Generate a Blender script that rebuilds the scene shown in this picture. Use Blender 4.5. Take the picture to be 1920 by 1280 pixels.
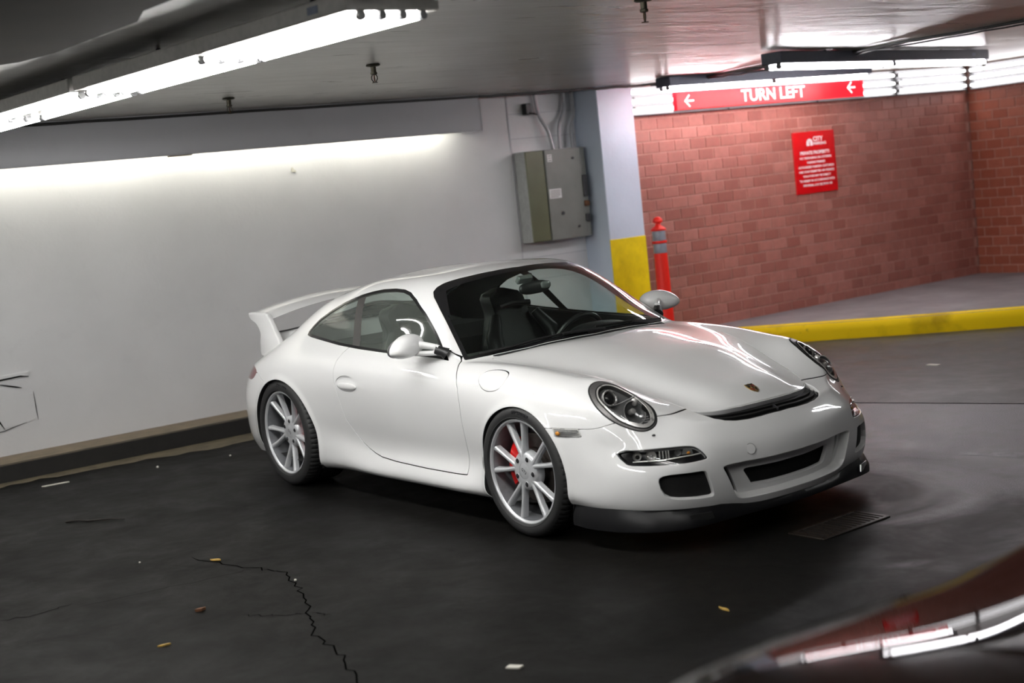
import bpy, bmesh, math, random
import numpy as np
from mathutils import Matrix, Vector

random.seed(7)
PI = math.pi
for o in list(bpy.data.objects):
    bpy.data.objects.remove(o)
SC = bpy.context.scene
COL = SC.collection

# ------------------------------------------------------------------ camera
CAM = [5.3365, -4.7841, 1.6997, 2.5042, -.1122, -.1061, 2634.4]   # eye, yaw, pitch, roll, focal length in px of a 1920 px wide frame
def cam_axes(yaw, pitch, roll):
    cy, sy, cp, sp = math.cos(yaw), math.sin(yaw), math.cos(pitch), math.sin(pitch)
    f = np.array([cy*cp, sy*cp, sp]); r = np.array([sy, -cy, 0.]); u = np.cross(r, f)
    c, s = math.cos(roll), math.sin(roll)
    return c*r + s*u, -s*r + c*u, f
r_, u_, f_ = cam_axes(*CAM[3:6])
cam_data = bpy.data.cameras.new('camera')
cam = bpy.data.objects.new('camera', cam_data); COL.objects.link(cam)
cam.matrix_world = Matrix(((r_[0], u_[0], -f_[0], CAM[0]), (r_[1], u_[1], -f_[1], CAM[1]), (r_[2], u_[2], -f_[2], CAM[2]), (0, 0, 0, 1)))
cam_data.sensor_width = 36; cam_data.lens = CAM[6]/1920*36
cam_data.clip_start = .05
cam_data.dof.use_dof = True; cam_data.dof.focus_distance = 7.6; cam_data.dof.aperture_fstop = 2.0
SC.camera = cam

# ------------------------------------------------------------------ world, exposure
world = bpy.data.worlds.new('world'); SC.world = world; world.use_nodes = True
bg = world.node_tree.nodes['Background']
bg.inputs[0].default_value = (.9, .92, 1, 1); bg.inputs[1].default_value = .012
SC.view_settings.view_transform = 'Standard'; SC.view_settings.look = 'None'
SC.view_settings.gamma = 1; SC.view_settings.use_curve_mapping = False
SC.view_settings.exposure = 0.52
SC.cycles.use_denoising = True
SC.cycles.max_bounces = 10; SC.cycles.transparent_max_bounces = 16
SC.cycles.sample_clamp_indirect = 6
SC.cycles.caustics_reflective = False; SC.cycles.caustics_refractive = False
TUBE = 34.0          # emission of a lit fluorescent tube

# ------------------------------------------------------------------ materials
def rgb(r, g, b):    # sRGB 0-255 -> linear
    def f(c):
        c /= 255.
        return c/12.92 if c <= .04045 else ((c+.055)/1.055)**2.4
    return (f(r), f(g), f(b), 1)
class NT:
    def __init__(s, name):
        s.m = bpy.data.materials.new(name); s.m.use_nodes = True
        s.t = s.m.node_tree; s.b = s.t.nodes['Principled BSDF']; s.out = s.t.nodes['Material Output']
    def n(s, typ, **kw):
        x = s.t.nodes.new(typ)
        for k, v in kw.items():
            if k.startswith('i_'):
                x.inputs[k[2:]].default_value = v
            else: setattr(x, k, v)
        return x
    def l(s, a, b): s.t.links.new(a, b)
    def coords(s, kind='Object', scale=(1, 1, 1), rot=(0, 0, 0)):
        tc = s.n('ShaderNodeTexCoord'); mp = s.n('ShaderNodeMapping')
        mp.inputs['Scale'].default_value = scale; mp.inputs['Rotation'].default_value = rot
        s.l(tc.outputs[kind], mp.inputs['Vector']); return mp.outputs['Vector']
    def noise(s, vec, scale, detail=4, rough=.55, dist=0.):
        x = s.n('ShaderNodeTexNoise'); x.inputs['Scale'].default_value = scale; x.inputs['Detail'].default_value = detail
        x.inputs['Roughness'].default_value = rough; x.inputs['Distortion'].default_value = dist
        s.l(vec, x.inputs['Vector']); return x.outputs['Fac']
    def ramp(s, fac, stops):
        x = s.n('ShaderNodeValToRGB'); e = x.color_ramp.elements
        while len(e) < len(stops): e.new(.5)
        for i, (p, c) in enumerate(stops): e[i].position = p; e[i].color = c if len(c) == 4 else (*c, 1)
        s.l(fac, x.inputs['Fac']); return x.outputs['Color']
    def mix(s, fac, a, b, blend='MIX'):
        x = s.n('ShaderNodeMix', data_type='RGBA', blend_type=blend)
        for sock, v in ((x.inputs[0], fac), (x.inputs[6], a), (x.inputs[7], b)):
            if isinstance(v, bpy.types.NodeSocket): s.l(v, sock)
            else: sock.default_value = v
        return x.outputs[2]
    def bump(s, h, strength=.3, dist=.01):
        x = s.n('ShaderNodeBump'); x.inputs['Strength'].default_value = strength; x.inputs['Distance'].default_value = dist
        s.l(h, x.inputs['Height']); s.l(x.outputs['Normal'], s.b.inputs['Normal']); return x
    def math(s, op, a, b=0.):
        x = s.n('ShaderNodeMath', operation=op)
        for i, v in enumerate((a, b)):
            if isinstance(v, bpy.types.NodeSocket): s.l(v, x.inputs[i])
            else: x.inputs[i].default_value = v
        return x.outputs[0]
    def set(s, **kw):
        for k, v in kw.items():
            k = k.replace('_', ' ')
            if isinstance(v, bpy.types.NodeSocket): s.l(v, s.b.inputs[k])
            else: s.b.inputs[k].default_value = v
        return s
def simple(name, col, rough=.5, metal=0., coat=0., var=.12, spec=.5, nscale=30, emit=None, coat_r=.05):
    """plain procedural surface: a base colour with a little noise in colour and gloss"""
    t = NT(name); v = t.coords('Object'); n = t.noise(v, nscale)
    a = tuple(c*(1-var) for c in col[:3]) + (1,); b = tuple(min(1, c*(1+var)) for c in col[:3]) + (1,)
    t.set(Base_Color=t.ramp(n, [(.3, a), (.7, b)]), Metallic=metal, Coat_Weight=coat, Coat_Roughness=coat_r)
    t.set(Specular_IOR_Level=spec)
    rr = t.n('ShaderNodeMapRange'); rr.inputs['To Min'].default_value = max(.02, rough*.9); rr.inputs['To Max'].default_value = min(1, rough*1.1)
    t.l(n, rr.inputs['Value']); t.set(Roughness=rr.outputs['Result'])
    if emit: t.set(Emission_Color=emit[0], Emission_Strength=emit[1])
    return t.m
def glass(name, tint, haze=0.):
    t = NT(name); tr = t.n('ShaderNodeBsdfTransparent'); tr.inputs[0].default_value = tint
    gl = t.n('ShaderNodeBsdfGlossy'); gl.inputs['Roughness'].default_value = 0.; gl.inputs['Color'].default_value = (1, 1, 1, 1)
    lw = t.n('ShaderNodeLayerWeight'); lw.inputs['Blend'].default_value = .5
    v = t.coords('Object'); n = t.noise(v, 3)
    mr = t.math('ADD', t.math('MULTIPLY', t.math('POWER', lw.outputs['Facing'], 4.2), .85), t.math('ADD', t.math('MULTIPLY', n, .008), .030))
    mx = t.n('ShaderNodeMixShader'); t.l(mr, mx.inputs[0]); t.l(tr.outputs[0], mx.inputs[1]); t.l(gl.outputs[0], mx.inputs[2])
    sh = mx.outputs[0]
    if haze:                    # a pale, patchy diffuse layer mixed over the pane
        df = t.n('ShaderNodeBsdfDiffuse'); df.inputs['Color'].default_value = (.50, .56, .50, 1); m2 = t.n('ShaderNodeMixShader')
        t.l(t.math('MULTIPLY', t.math('ADD', t.noise(v, 5), .5), haze), m2.inputs[0]); t.l(sh, m2.inputs[1]); t.l(df.outputs[0], m2.inputs[2]); sh = m2.outputs[0]
    t.l(sh, t.out.inputs['Surface']); return t.m
M = {}
def white_wall(name, base=(.62, .62, .63)):
    t = NT(name); v = t.coords('Object')
    n1 = t.noise(v, 1.6, 5); n2 = t.noise(v, 45, 3); n3 = t.noise(v, 7, 6, .6)
    c = t.ramp(n1, [(.25, tuple(x*.93 for x in base)), (.75, tuple(min(1, x*1.05) for x in base))])
    c = t.mix(t.ramp(n3, [(.62, (0, 0, 0)), (.78, (.35, .35, .35))]), c, tuple(x*.86 for x in base)+(1,))
    t.set(Base_Color=c, Roughness=.5)
    h = t.math('ADD', t.math('MULTIPLY', n2, .25), n3); t.bump(h, .22, .012); return t.m
M['wall'] = white_wall('white_wall_paint', (.70, .70, .715))
M['fascia'] = white_wall('grey_fascia_paint', (.52, .52, .55))
M['column'] = white_wall('column_paint', (.62, .70, .83))
M['yellow'] = simple('yellow_paint', (.93, .68, .0), .5, var=.12, nscale=9)
t = NT('curb_yellow'); v = t.coords('Object'); n = t.noise(v, 9, 8, .7); n2 = t.noise(v, 2.2, 4)
c = t.mix(t.ramp(n2, [(.55, (0, 0, 0)), (.72, (.75, .75, .75))]), (.82, .56, .0, 1), (.34, .22, .0, 1))
t.set(Base_Color=t.mix(t.ramp(n, [(.62, (0, 0, 0)), (.75, (.8, .8, .8))]), c, (.12, .085, .02, 1)), Roughness=.6, Specular_IOR_Level=.2); t.bump(n, .5, .01); M['curb'] = t.m
# ceiling: grey gloss paint with rolling ripples that run along the left wall
t = NT('ceiling_paint'); v = t.coords('Object', (2.2, .35, 1)); v2 = t.coords('Object')
n1 = t.noise(v, 3.0, 5, .6, .6); n2 = t.noise(v2, 1.1, 5)
t.set(Base_Color=t.ramp(n2, [(.3, (.40, .39, .36)), (.7, (.54, .53, .50))]))
rr = t.n('ShaderNodeMapRange'); rr.inputs['To Min'].default_value = .22; rr.inputs['To Max'].default_value = .38
t.l(n1, rr.inputs['Value']); t.set(Roughness=rr.outputs['Result'], Specular_IOR_Level=.6)
t.bump(n1, .55, .03); M['ceiling'] = t.m
# floor: sealed dark asphalt, lighter driveway surface with the brighter light there put into its colour
t = NT('floor_asphalt'); v = t.coords('Object')
big = t.noise(v, .55, 5, .6, .8); mid = t.noise(v, 2.4, 9, .68, .25); fine = t.noise(v, 160, 3, .7)
sx = t.n('ShaderNodeSeparateXYZ'); t.l(v, sx.inputs[0])
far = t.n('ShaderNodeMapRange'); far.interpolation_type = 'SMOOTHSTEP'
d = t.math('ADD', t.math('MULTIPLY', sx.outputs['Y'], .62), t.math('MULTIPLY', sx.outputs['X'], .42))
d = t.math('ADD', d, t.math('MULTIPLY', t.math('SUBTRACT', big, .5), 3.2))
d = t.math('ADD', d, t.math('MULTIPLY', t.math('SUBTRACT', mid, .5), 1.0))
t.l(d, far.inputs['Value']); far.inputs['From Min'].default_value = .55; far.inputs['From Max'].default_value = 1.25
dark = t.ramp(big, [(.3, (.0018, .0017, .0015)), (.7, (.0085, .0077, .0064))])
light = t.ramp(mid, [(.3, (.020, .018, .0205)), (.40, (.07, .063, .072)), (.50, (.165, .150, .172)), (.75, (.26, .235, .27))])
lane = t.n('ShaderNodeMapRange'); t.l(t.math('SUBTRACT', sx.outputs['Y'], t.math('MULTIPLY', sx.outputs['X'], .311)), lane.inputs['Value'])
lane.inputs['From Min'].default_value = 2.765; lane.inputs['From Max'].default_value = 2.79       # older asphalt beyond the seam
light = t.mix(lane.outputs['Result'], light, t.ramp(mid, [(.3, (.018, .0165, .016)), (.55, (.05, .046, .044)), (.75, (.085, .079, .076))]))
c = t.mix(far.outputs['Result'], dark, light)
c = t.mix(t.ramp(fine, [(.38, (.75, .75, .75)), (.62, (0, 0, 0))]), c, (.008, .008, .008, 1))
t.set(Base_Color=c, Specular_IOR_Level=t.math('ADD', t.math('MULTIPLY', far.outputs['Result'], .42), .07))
rr = t.n('ShaderNodeMapRange'); rr.inputs['From Min'].default_value = .3; rr.inputs['From Max'].default_value = .7
rr.inputs['To Min'].default_value = .36; rr.inputs['To Max'].default_value = .6
t.l(mid, rr.inputs['Value']); t.set(Roughness=rr.outputs['Result'])
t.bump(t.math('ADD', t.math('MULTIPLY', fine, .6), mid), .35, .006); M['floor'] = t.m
t = NT('seal_dirt'); v = t.coords('Object'); n = t.noise(v, 6, 7, .7)
t.set(Base_Color=t.ramp(n, [(.3, (.045, .036, .022)), (.7, (.13, .105, .065))]), Roughness=.75); t.bump(n, .4, .01); M['dirt'] = t.m
t = NT('sidewalk_concrete'); v = t.coords('Object'); n = t.noise(v, 2.0, 8, .65); n2 = t.noise(v, 80, 3)
t.set(Base_Color=t.ramp(n, [(.3, (.15, .14, .145)), (.7, (.27, .25, .26))]), Roughness=.6); t.bump(t.math('ADD', n2, n), .3, .006); M['sidewalk'] = t.m
M['ledge_top'] = simple('ledge_tan', (.16, .125, .085), .7, var=.25, nscale=8)
M['ledge_face'] = simple('ledge_black', (.012, .011, .010), .7, var=.3, nscale=12)
# brick
def brick_mat(name, lo, hi):
    t = NT(name); v = t.coords('Object'); oi = t.n('ShaderNodeObjectInfo'); geo = t.n('ShaderNodeNewGeometry')
    r = t.math('FRACT', t.math('ADD', oi.outputs['Random'], geo.outputs['Random Per Island']))
    wv = t.n('ShaderNodeTexCoord'); gp = geo.outputs['Position']
    n = t.noise(gp, 14, 6, .65); st = t.noise(gp, .9, 5, .6)
    c = t.ramp(r, [(0., lo), (.55, tuple((a+b)/2 for a, b in zip(lo, hi))), (1., hi)])
    c = t.mix(t.ramp(n, [(.3, (.35, .35, .35)), (.6, (0, 0, 0))]), c, tuple(x*.6 for x in lo)+(1,))
    c = t.mix(t.ramp(st, [(.56, (0, 0, 0)), (.74, (.7, .7, .7))]), c, tuple(x*.55 for x in lo)+(1,))
    t.set(Base_Color=c, Roughness=.5); t.bump(n, .25, .004); return t.m
M['drop'] = simple('dark_drop_paint', (.060, .052, .045), .7, var=.15, nscale=3, spec=.12)
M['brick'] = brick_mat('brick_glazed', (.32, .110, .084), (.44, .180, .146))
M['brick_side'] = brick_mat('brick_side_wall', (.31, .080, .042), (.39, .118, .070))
M['mortar'] = simple('mortar', (.50, .28, .23), .8, var=.2, nscale=20)
M['red_sign'] = simple('red_sign_enamel', (.62, .0, .004), .35, var=.05)
M['white_ink'] = simple('white_ink', (.85, .83, .85), .5, var=.03)
M['grey_metal'] = simple('grey_painted_metal', (.16, .16, .17), .35, .2, var=.1)
M['dark_metal'] = simple('dark_fixture_metal', (.05, .05, .055), .4, .5)
M['housing'] = simple('fixture_enamel', (.42, .41, .385), .35, var=.1)
M['blue_housing'] = simple('bluish_fixture_metal', (.085, .09, .12), .35, .3, var=.1)
M['reflector'] = simple('white_reflector_enamel', (.22, .22, .225), .45, var=.03)
M['socket'] = simple('socket_plastic', (.20, .20, .21), .4)
M['sticker'] = simple('sticker_white', (.7, .7, .7), .5, var=.03)
M['blue_ink'] = simple('sticker_blue_ink', (.16, .19, .26), .5)
M['black_plastic'] = simple('black_plastic', (.014, .014, .015), .42)
M['black_rubber'] = simple('black_rubber', (.009, .009, .009), .65, spec=.3)
M['cable'] = simple('cable_black', (.02, .02, .02), .5)
M['pipe'] = simple('grey_conduit', (.42, .43, .45), .4, .2)
M['panel_grey'] = simple('panel_grey_enamel', (.195, .20, .185), .42, var=.08, nscale=6)
M['panel_olive'] = simple('panel_olive_enamel', (.12, .125, .065), .42, var=.1, nscale=6)
M['panel_light'] = simple('panel_side_enamel', (.33, .34, .34), .42)
M['rust'] = simple('rust', (.12, .05, .02), .8, var=.4)
M['orange_plastic'] = simple('red_orange_plastic', (.98, .018, .006), .42, var=.05)
M['reflective_tape'] = simple('grey_reflective_tape', (.30, .31, .36), .35, .1)
M['brass'] = simple('dark_brass', (.06, .055, .04), .4, .8)
def tube_mat(name, col, s):
    t = NT(name); v = t.coords('Object'); n = t.noise(v, 2)
    c = t.mix(n, col, tuple(min(1, x*1.01) for x in col[:3])+(1,))
    t.set(Base_Color=(.9, .9, .9, 1), Emission_Color=c, Emission_Strength=s); return t.m
M['tube'] = tube_mat('tube_lit', (1, .988, .965, 1), TUBE)
M['tube_cool'] = tube_mat('tube_lit_cool', (1, .97, 1, 1), TUBE*.85)
M['tube_bank'] = tube_mat('tube_lit_bank', (1, .97, .99, 1), TUBE*.17)
M['tube_cove'] = tube_mat('tube_lit_cove', (1, .97, .82, 1), TUBE*.72)
M['sign_lit'] = simple('sign_lit_acrylic', (.75, .012, .02), .25, var=.03, emit=((1, .012, .03, 1), .62))
M['sign_text'] = simple('sign_lit_lettering', (.85, .85, .85), .3, var=.02, emit=((1, .93, .95, 1), .75))
# car
t = NT('car_paint_white'); v = t.coords('Object'); n = t.noise(v, 2.0, 3)
t.set(Base_Color=t.ramp(n, [(.3, (.765, .765, .765)), (.7, (.79, .79, .79))]), Roughness=.34, Coat_Weight=1., Coat_Roughness=.035, Specular_IOR_Level=.4); M['paint'] = t.m
t = NT('car_paint_dark'); v = t.coords('Object'); n = t.noise(v, 300, 2)
t.set(Base_Color=t.ramp(n, [(.3, (.006, .0035, .003)), (.7, (.013, .008, .0065))]), Metallic=0., Roughness=.5, Specular_IOR_Level=0., Coat_Weight=.42, Coat_Roughness=.015); M['dark_paint'] = t.m
M['car_glass'] = glass('car_glass', (.91, 1, .955, 1))
M['side_glass'] = glass('side_glass', (.91, 1, .955, 1), .11)
M['clear_lens'] = glass('clear_lens', (.93, .93, .93, 1))
M['gloss_black'] = simple('gloss_black_trim', (.010, .010, .011), .16, var=.1)
M['satin_black'] = simple('satin_black_trim', (.018, .018, .020), .45)
M['pillar'] = simple('pillar_cover', (.022, .020, .019), .4)
M['lip'] = simple('front_lip_plastic', (.006, .006, .007), .42, var=.1, spec=.35)
M['void'] = simple('intake_mesh_dark', (.004, .004, .004), .9)
M['liner'] = simple('wheel_arch_liner', (.010, .010, .010), .8)
M['tyre'] = simple('tyre_rubber', (.016, .016, .0165), .62, var=.2, nscale=60)
M['alloy'] = simple('alloy_silver', (.58, .59, .61), .30, .35, coat=.5, var=.015, nscale=4)
M['alloy_dark'] = simple('alloy_barrel', (.20, .205, .22), .4, .4)
M['disc'] = simple('brake_disc', (.09, .075, .068), .45, .7, var=.2)
M['caliper'] = simple('caliper_red', (.62, .008, .008), .3, coat=.5)
M['chrome'] = simple('chrome', (.62, .62, .63), .12, 1., var=.03)
M['lamp_chrome'] = simple('lamp_satin_chrome', (.66, .65, .63), .28, .55, var=.03)
M['lamp_grey'] = simple('lamp_reflector_grey', (.27, .275, .28), .22, .65, var=.1)
M['lamp_bezel'] = simple('lamp_bezel_grey', (.12, .115, .115), .4, .5, var=.3, nscale=220)
M['amber'] = simple('amber_bulb', (.65, .26, .03), .25)
M['smoked_amber'] = simple('marker_amber_lens', (.23, .17, .075), .2, coat=.5)
M['red_lens'] = simple('tail_red_lens', (.16, .008, .012), .15, coat=1.)
M['gold'] = simple('badge_gold', (.36, .25, .09), .3, .8)
M['badge_black'] = simple('badge_black', (.015, .012, .01), .25)
M['badge_red'] = simple('badge_red', (.15, .012, .010), .3)
M['leather'] = simple('black_leather', (.012, .012, .013), .42, var=.2, spec=.35)
M['fabric'] = simple('black_trim_fabric', (.012, .012, .012), .8)
M['silver_trim'] = simple('mirror_silver', (.35, .37, .36), .25, .6)
M['paper'] = simple('paper_scrap', (.6, .58, .52), .8)
M['leaf'] = simple('dry_leaf', (.42, .27, .06), .7, var=.4)
M['twig'] = simple('twig', (.012, .009, .007), .8)
t = NT('faded_line'); v = t.coords('Object'); n = t.noise(v, 5, 8, .7)
t.set(Base_Color=t.ramp(n, [(.42, (.05, .047, .052)), (.6, (.21, .20, .215))]), Roughness=.5); M['faded'] = t.m
M['crack'] = simple('crack_dark', (.002, .002, .002), .95, spec=.0)
M['iron'] = simple('cast_iron', (.02, .014, .010), .5, .4, var=.5)

# ------------------------------------------------------------------ mesh helpers
def frame_from(axis):
    a = Vector(axis).normalized(); h = Vector((0, 0, 1)) if abs(a.z) < .9 else Vector((1, 0, 0))
    x = h.cross(a).normalized(); y = a.cross(x); return x, y, a
class MB:
    def __init__(s): s.v = []; s.f = []; s.mi = []; s.cur = 0
    def add(s, vs, fs, mi=None):
        b = len(s.v); s.v += [tuple(v) for v in vs]; s.f += [tuple(i+b for i in f) for f in fs]
        s.mi += [s.cur if mi is None else mi]*len(fs)
        return s
    def box(s, c, size, rot=None, bev=0., mi=None):
        """box with chamfered edges"""
        hx, hy, hz = (x/2 for x in size); b = min(bev, .45*min(size))
        if b <= 0:
            vs = [(x, y, z) for x in (-hx, hx) for y in (-hy, hy) for z in (-hz, hz)]
            fs = [(0, 1, 3, 2), (4, 6, 7, 5), (0, 4, 5, 1), (2, 3, 7, 6), (0, 2, 6, 4), (1, 5, 7, 3)]
        else:
            bm = bmesh.new(); bmesh.ops.create_cube(bm, size=1)
            for v in bm.verts: v.co = Vector((v.co.x*size[0], v.co.y*size[1], v.co.z*size[2]))
            bmesh.ops.bevel(bm, geom=list(bm.edges), offset=b, segments=1, affect='EDGES')
            bm.verts.index_update(); vs = [v.co.copy() for v in bm.verts]; fs = [[v.index for v in f.verts] for f in bm.faces]; bm.free()
        R = rot if rot is not None else Matrix.Identity(3); c = Vector(c)
        return s.add([R @ Vector(v) + c for v in vs], fs, mi)
    def cyl(s, p0, p1, r0, r1=None, seg=16, cap=True, mi=None):
        r1 = r0 if r1 is None else r1; p0, p1 = Vector(p0), Vector(p1); x, y, a = frame_from(p1-p0)
        vs = []; fs = []
        for p, r in ((p0, r0), (p1, r1)):
            for k in range(seg):
                t = 2*PI*k/seg; vs.append(p + x*(r*math.cos(t)) + y*(r*math.sin(t)))
        for k in range(seg): fs.append((k, (k+1) % seg, seg+(k+1) % seg, seg+k))
        if cap: fs += [tuple(range(seg-1, -1, -1)), tuple(range(seg, 2*seg))]
        return s.add(vs, fs, mi)
    def tube(s, path, r, seg=8, cap=True, mi=None):
        P = [Vector(p) for p in path]; n = len(P); vs = []; fs = []
        rr = r if isinstance(r, (list, tuple)) else [r]*n
        d = (P[1]-P[0]).normalized(); x, y, _ = frame_from(d)
        for i in range(n):
            d = (P[min(i+1, n-1)]-P[max(i-1, 0)]).normalized()
            x = (x - d*x.dot(d)).normalized(); y = d.cross(x)
            for k in range(seg):
                t = 2*PI*k/seg; vs.append(P[i] + x*(rr[i]*math.cos(t)) + y*(rr[i]*math.sin(t)))
        for i in range(n-1):
            for k in range(seg):
                a = i*seg+k; b = i*seg+(k+1) % seg; fs.append((a, b, b+seg, a+seg))
        if cap: fs += [tuple(range(seg-1, -1, -1)), tuple(range((n-1)*seg, n*seg))]
        return s.add(vs, fs, mi)
    def lathe(s, prof, origin, axis, seg=32, mi=None, close=False):
        """prof: (radius, height along axis)"""
        x, y, a = frame_from(axis); o = Vector(origin); vs = []; fs = []; n = len(prof)
        for r, h in prof:
            for k in range(seg):
                t = 2*PI*k/seg; vs.append(o + a*h + x*(r*math.cos(t)) + y*(r*math.sin(t)))
        for i in range(n-1 + (1 if close else 0)):
            for k in range(seg):
                i2 = (i+1) % n
                fs.append((i*seg+k, i*seg+(k+1) % seg, i2*seg+(k+1) % seg, i2*seg+k))
        return s.add(vs, fs, mi)
    def prism(s, poly, o, ex, ey, ez, d, mi=None):
        """polygon in the plane (ex, ey) at o, pushed d along ez"""
        o, ex, ey, ez = Vector(o), Vector(ex), Vector(ey), Vector(ez); n = len(poly)
        vs = [o + ex*p[0] + ey*p[1] for p in poly] + [o + ex*p[0] + ey*p[1] + ez*d for p in poly]
        fs = [tuple(range(n-1, -1, -1)), tuple(range(n, 2*n))] + [(k, (k+1) % n, n+(k+1) % n, n+k) for k in range(n)]
        return s.add(vs, fs, mi)
    def ellipsoid(s, c, rad, rot=None, nu=24, nv=14, mi=None, p=1.):
        R = rot if rot is not None else Matrix.Identity(3); c = Vector(c); vs = []; fs = []
        sg = lambda a: math.copysign(abs(a)**p, a)
        for i in range(nv+1):
            th = PI*i/nv
            for k in range(nu):
                ph = 2*PI*k/nu
                vs.append(R @ Vector((rad[0]*sg(math.sin(th))*sg(math.cos(ph)), rad[1]*sg(math.sin(th))*sg(math.sin(ph)), rad[2]*sg(math.cos(th)))) + c)
        for i in range(nv):
            for k in range(nu): fs.append((i*nu+k, (i+1)*nu+k, (i+1)*nu+(k+1) % nu, i*nu+(k+1) % nu))
        return s.add(vs, fs, mi)
    def build(s, name, mat, parent=None, smooth=35, loc=None, recalc=True):
        me = bpy.data.meshes.new(name); me.from_pydata(s.v, [], s.f)
        for m in (mat if isinstance(mat, (list, tuple)) else [mat]): me.materials.append(m)
        if any(s.mi): me.polygons.foreach_set('material_index', s.mi)
        if recalc:
            bm = bmesh.new(); bm.from_mesh(me); bmesh.ops.remove_doubles(bm, verts=bm.verts, dist=1e-6)
            bmesh.ops.recalc_face_normals(bm, faces=bm.faces); bm.to_mesh(me); bm.free()
        if smooth:
            me.polygons.foreach_set('use_smooth', [True]*len(me.polygons)); me.set_sharp_from_angle(angle=math.radians(smooth))
        return link(name, me, parent, loc)
def link(name, me, parent=None, loc=None):
    o = bpy.data.objects.new(name, me); COL.objects.link(o)
    if loc is not None: o.location = loc
    if parent is not None: o.parent = parent
    return o
def wchild(o, parent):
    """o's mesh is in world coordinates: keep it there under a parent that only has a location"""
    o.parent = parent; o.matrix_parent_inverse = Matrix.Translation(parent.get('base', (0, 0, 0))).inverted(); return o
def tag(o, label=None, cat=None, group=None, kind=None):
    for k, v in (('label', label), ('category', cat), ('group', group), ('kind', kind)):
        if v: o[k] = v
    return o
def empty(name, loc, label=None, cat=None, group=None):
    o = bpy.data.objects.new(name, None); COL.objects.link(o); o.location = loc; o.empty_display_size = .1
    o['base'] = tuple(loc); return tag(o, label, cat, group)
def copy_tree(o, parent=None):
    c = o.copy(); COL.objects.link(c); c.parent = parent
    for ch in list(o.children): copy_tree(ch, c)
    return c
def text_mesh(name, s, size, mat, parent=None, extrude=.001, bold=0., align='CENTER', xscale=1., space=1.):
    cu = bpy.data.curves.new(name, 'FONT'); cu.body = s; cu.size = size; cu.align_x = align; cu.align_y = 'CENTER'
    cu.extrude = extrude; cu.offset = bold; cu.space_character = space; cu.resolution_u = 3
    tmp = bpy.data.objects.new('tmp', cu); COL.objects.link(tmp)
    me = bpy.data.meshes.new_from_object(tmp.evaluated_get(bpy.context.evaluated_depsgraph_get()))
    bpy.data.objects.remove(tmp); bpy.data.curves.remove(cu)
    me.name = name; me.materials.clear(); me.materials.append(mat)
    if xscale != 1.: me.transform(Matrix.Diagonal((xscale, 1, 1, 1)))
    return link(name, me, parent)

# ================================================================== THE PLACE
E1 = Vector((.0375, .9993, 0)).normalized()       # along the left wall and the brick wall
N1 = Vector((.9993, -.0375, 0)).normalized()      # out of those walls
W0 = Vector((-4.93, -1, 0))
def W(s, d, z): return W0 + E1*s + N1*d + Vector((0, 0, z))
RW = Matrix((N1, E1, Vector((0, 0, 1)))).transposed()      # box axes: out of the wall, along it, up
def wall_box(mb, s0, s1, d0, d1, z0, z1, bev=0., mi=None):
    return mb.box(W((s0+s1)/2, (d0+d1)/2, (z0+z1)/2), (d1-d0, s1-s0, z1-z0), RW, bev, mi)
def project(p):
    d = np.array(p)-np.array(CAM[:3]); z = d @ f_
    return 960+CAM[6]*(d @ r_)/z, 640-CAM[6]*(d @ u_)/z, z
CEIL = 2.47
# floor with a shallow fall towards the driveway
def floor_z(x, y):
    t = min(1, max(0, (y-3.)/2.)); return -.055*t*t*(3-2*t)
nx, ny = 26, 80
vs = []; fs = []
for j in range(ny+1):
    for i in range(nx+1):
        x = -5.2+13.2*i/nx; y = -7+18*j/ny; vs.append((x, y, floor_z(x, y)))
for j in range(ny):
    for i in range(nx):
        a = j*(nx+1)+i; fs.append((a, a+1, a+nx+2, a+nx+1))
b = len(vs); vs += [(-5.2, -7, -.25), (8, -7, -.25), (8, 11, -.25), (-5.2, 11, -.25)]; fs.append((b+3, b+2, b+1, b))
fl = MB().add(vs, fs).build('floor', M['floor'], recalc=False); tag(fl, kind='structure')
# ceiling
ce = MB().box((1.4, 2, CEIL+.1), (13.6, 18.4, .2)).build('ceiling', M['ceiling']); tag(ce, kind='structure')
mb = MB(); poly = [(-.95, -2.80), (-.82, -2.70), (-.55, -2.64), (.3, -2.62), (.55, -2.70), (2.4, -2.66), (2.4, -6.8), (-1.3, -6.8), (-1.3, -2.95)]
dp = mb.prism(poly, (0, 0, CEIL-.035), (1, 0, 0), (0, 1, 0), (0, 0, 1), .045).build('ceiling_drop', M['drop']); tag(dp, kind='structure')
# left wall, its ledge and the fascia with the light cove behind it
wl = wall_box(MB(), -6, 5.2, -.2, 0, -.2, CEIL+.05).build('wall_left', M['wall']); tag(wl, kind='structure')
mb = MB(); wall_box(mb, -6, 4.66, -.02, .385, -.05, .127, .012)
lg = mb.build('baseboard_left', M['ledge_face'], smooth=0); tag(lg, kind='structure')
mb = MB()
rng = random.Random(3)
n = 60; vs = []; fs = []
for i in range(n+1):
    s = -6+10.6*i/n
    vs += [W(s, -.005, .1275), W(s, .345+rng.uniform(-.012, .012), .1285), W(s, .383, .1285-.006)]
for i in range(n): fs += [(3*i, 3*i+1, 3*i+4, 3*i+3), (3*i+1, 3*i+2, 3*i+5, 3*i+4)]
mb.add(vs, fs); o = mb.build('ledge_top', M['ledge_top'], lg)
mb = MB(); wall_box(mb, -6, 3.44, .275, .30, 2.170, CEIL+.01); wall_box(mb, 3.415, 3.44, 0, .3, 2.170, CEIL+.01); wall_box(mb, -6, 3.44, .262, .3, 2.164, 2.174)
fa = mb.build('trim_1', M['fascia'], smooth=0); tag(fa, kind='structure')
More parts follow.
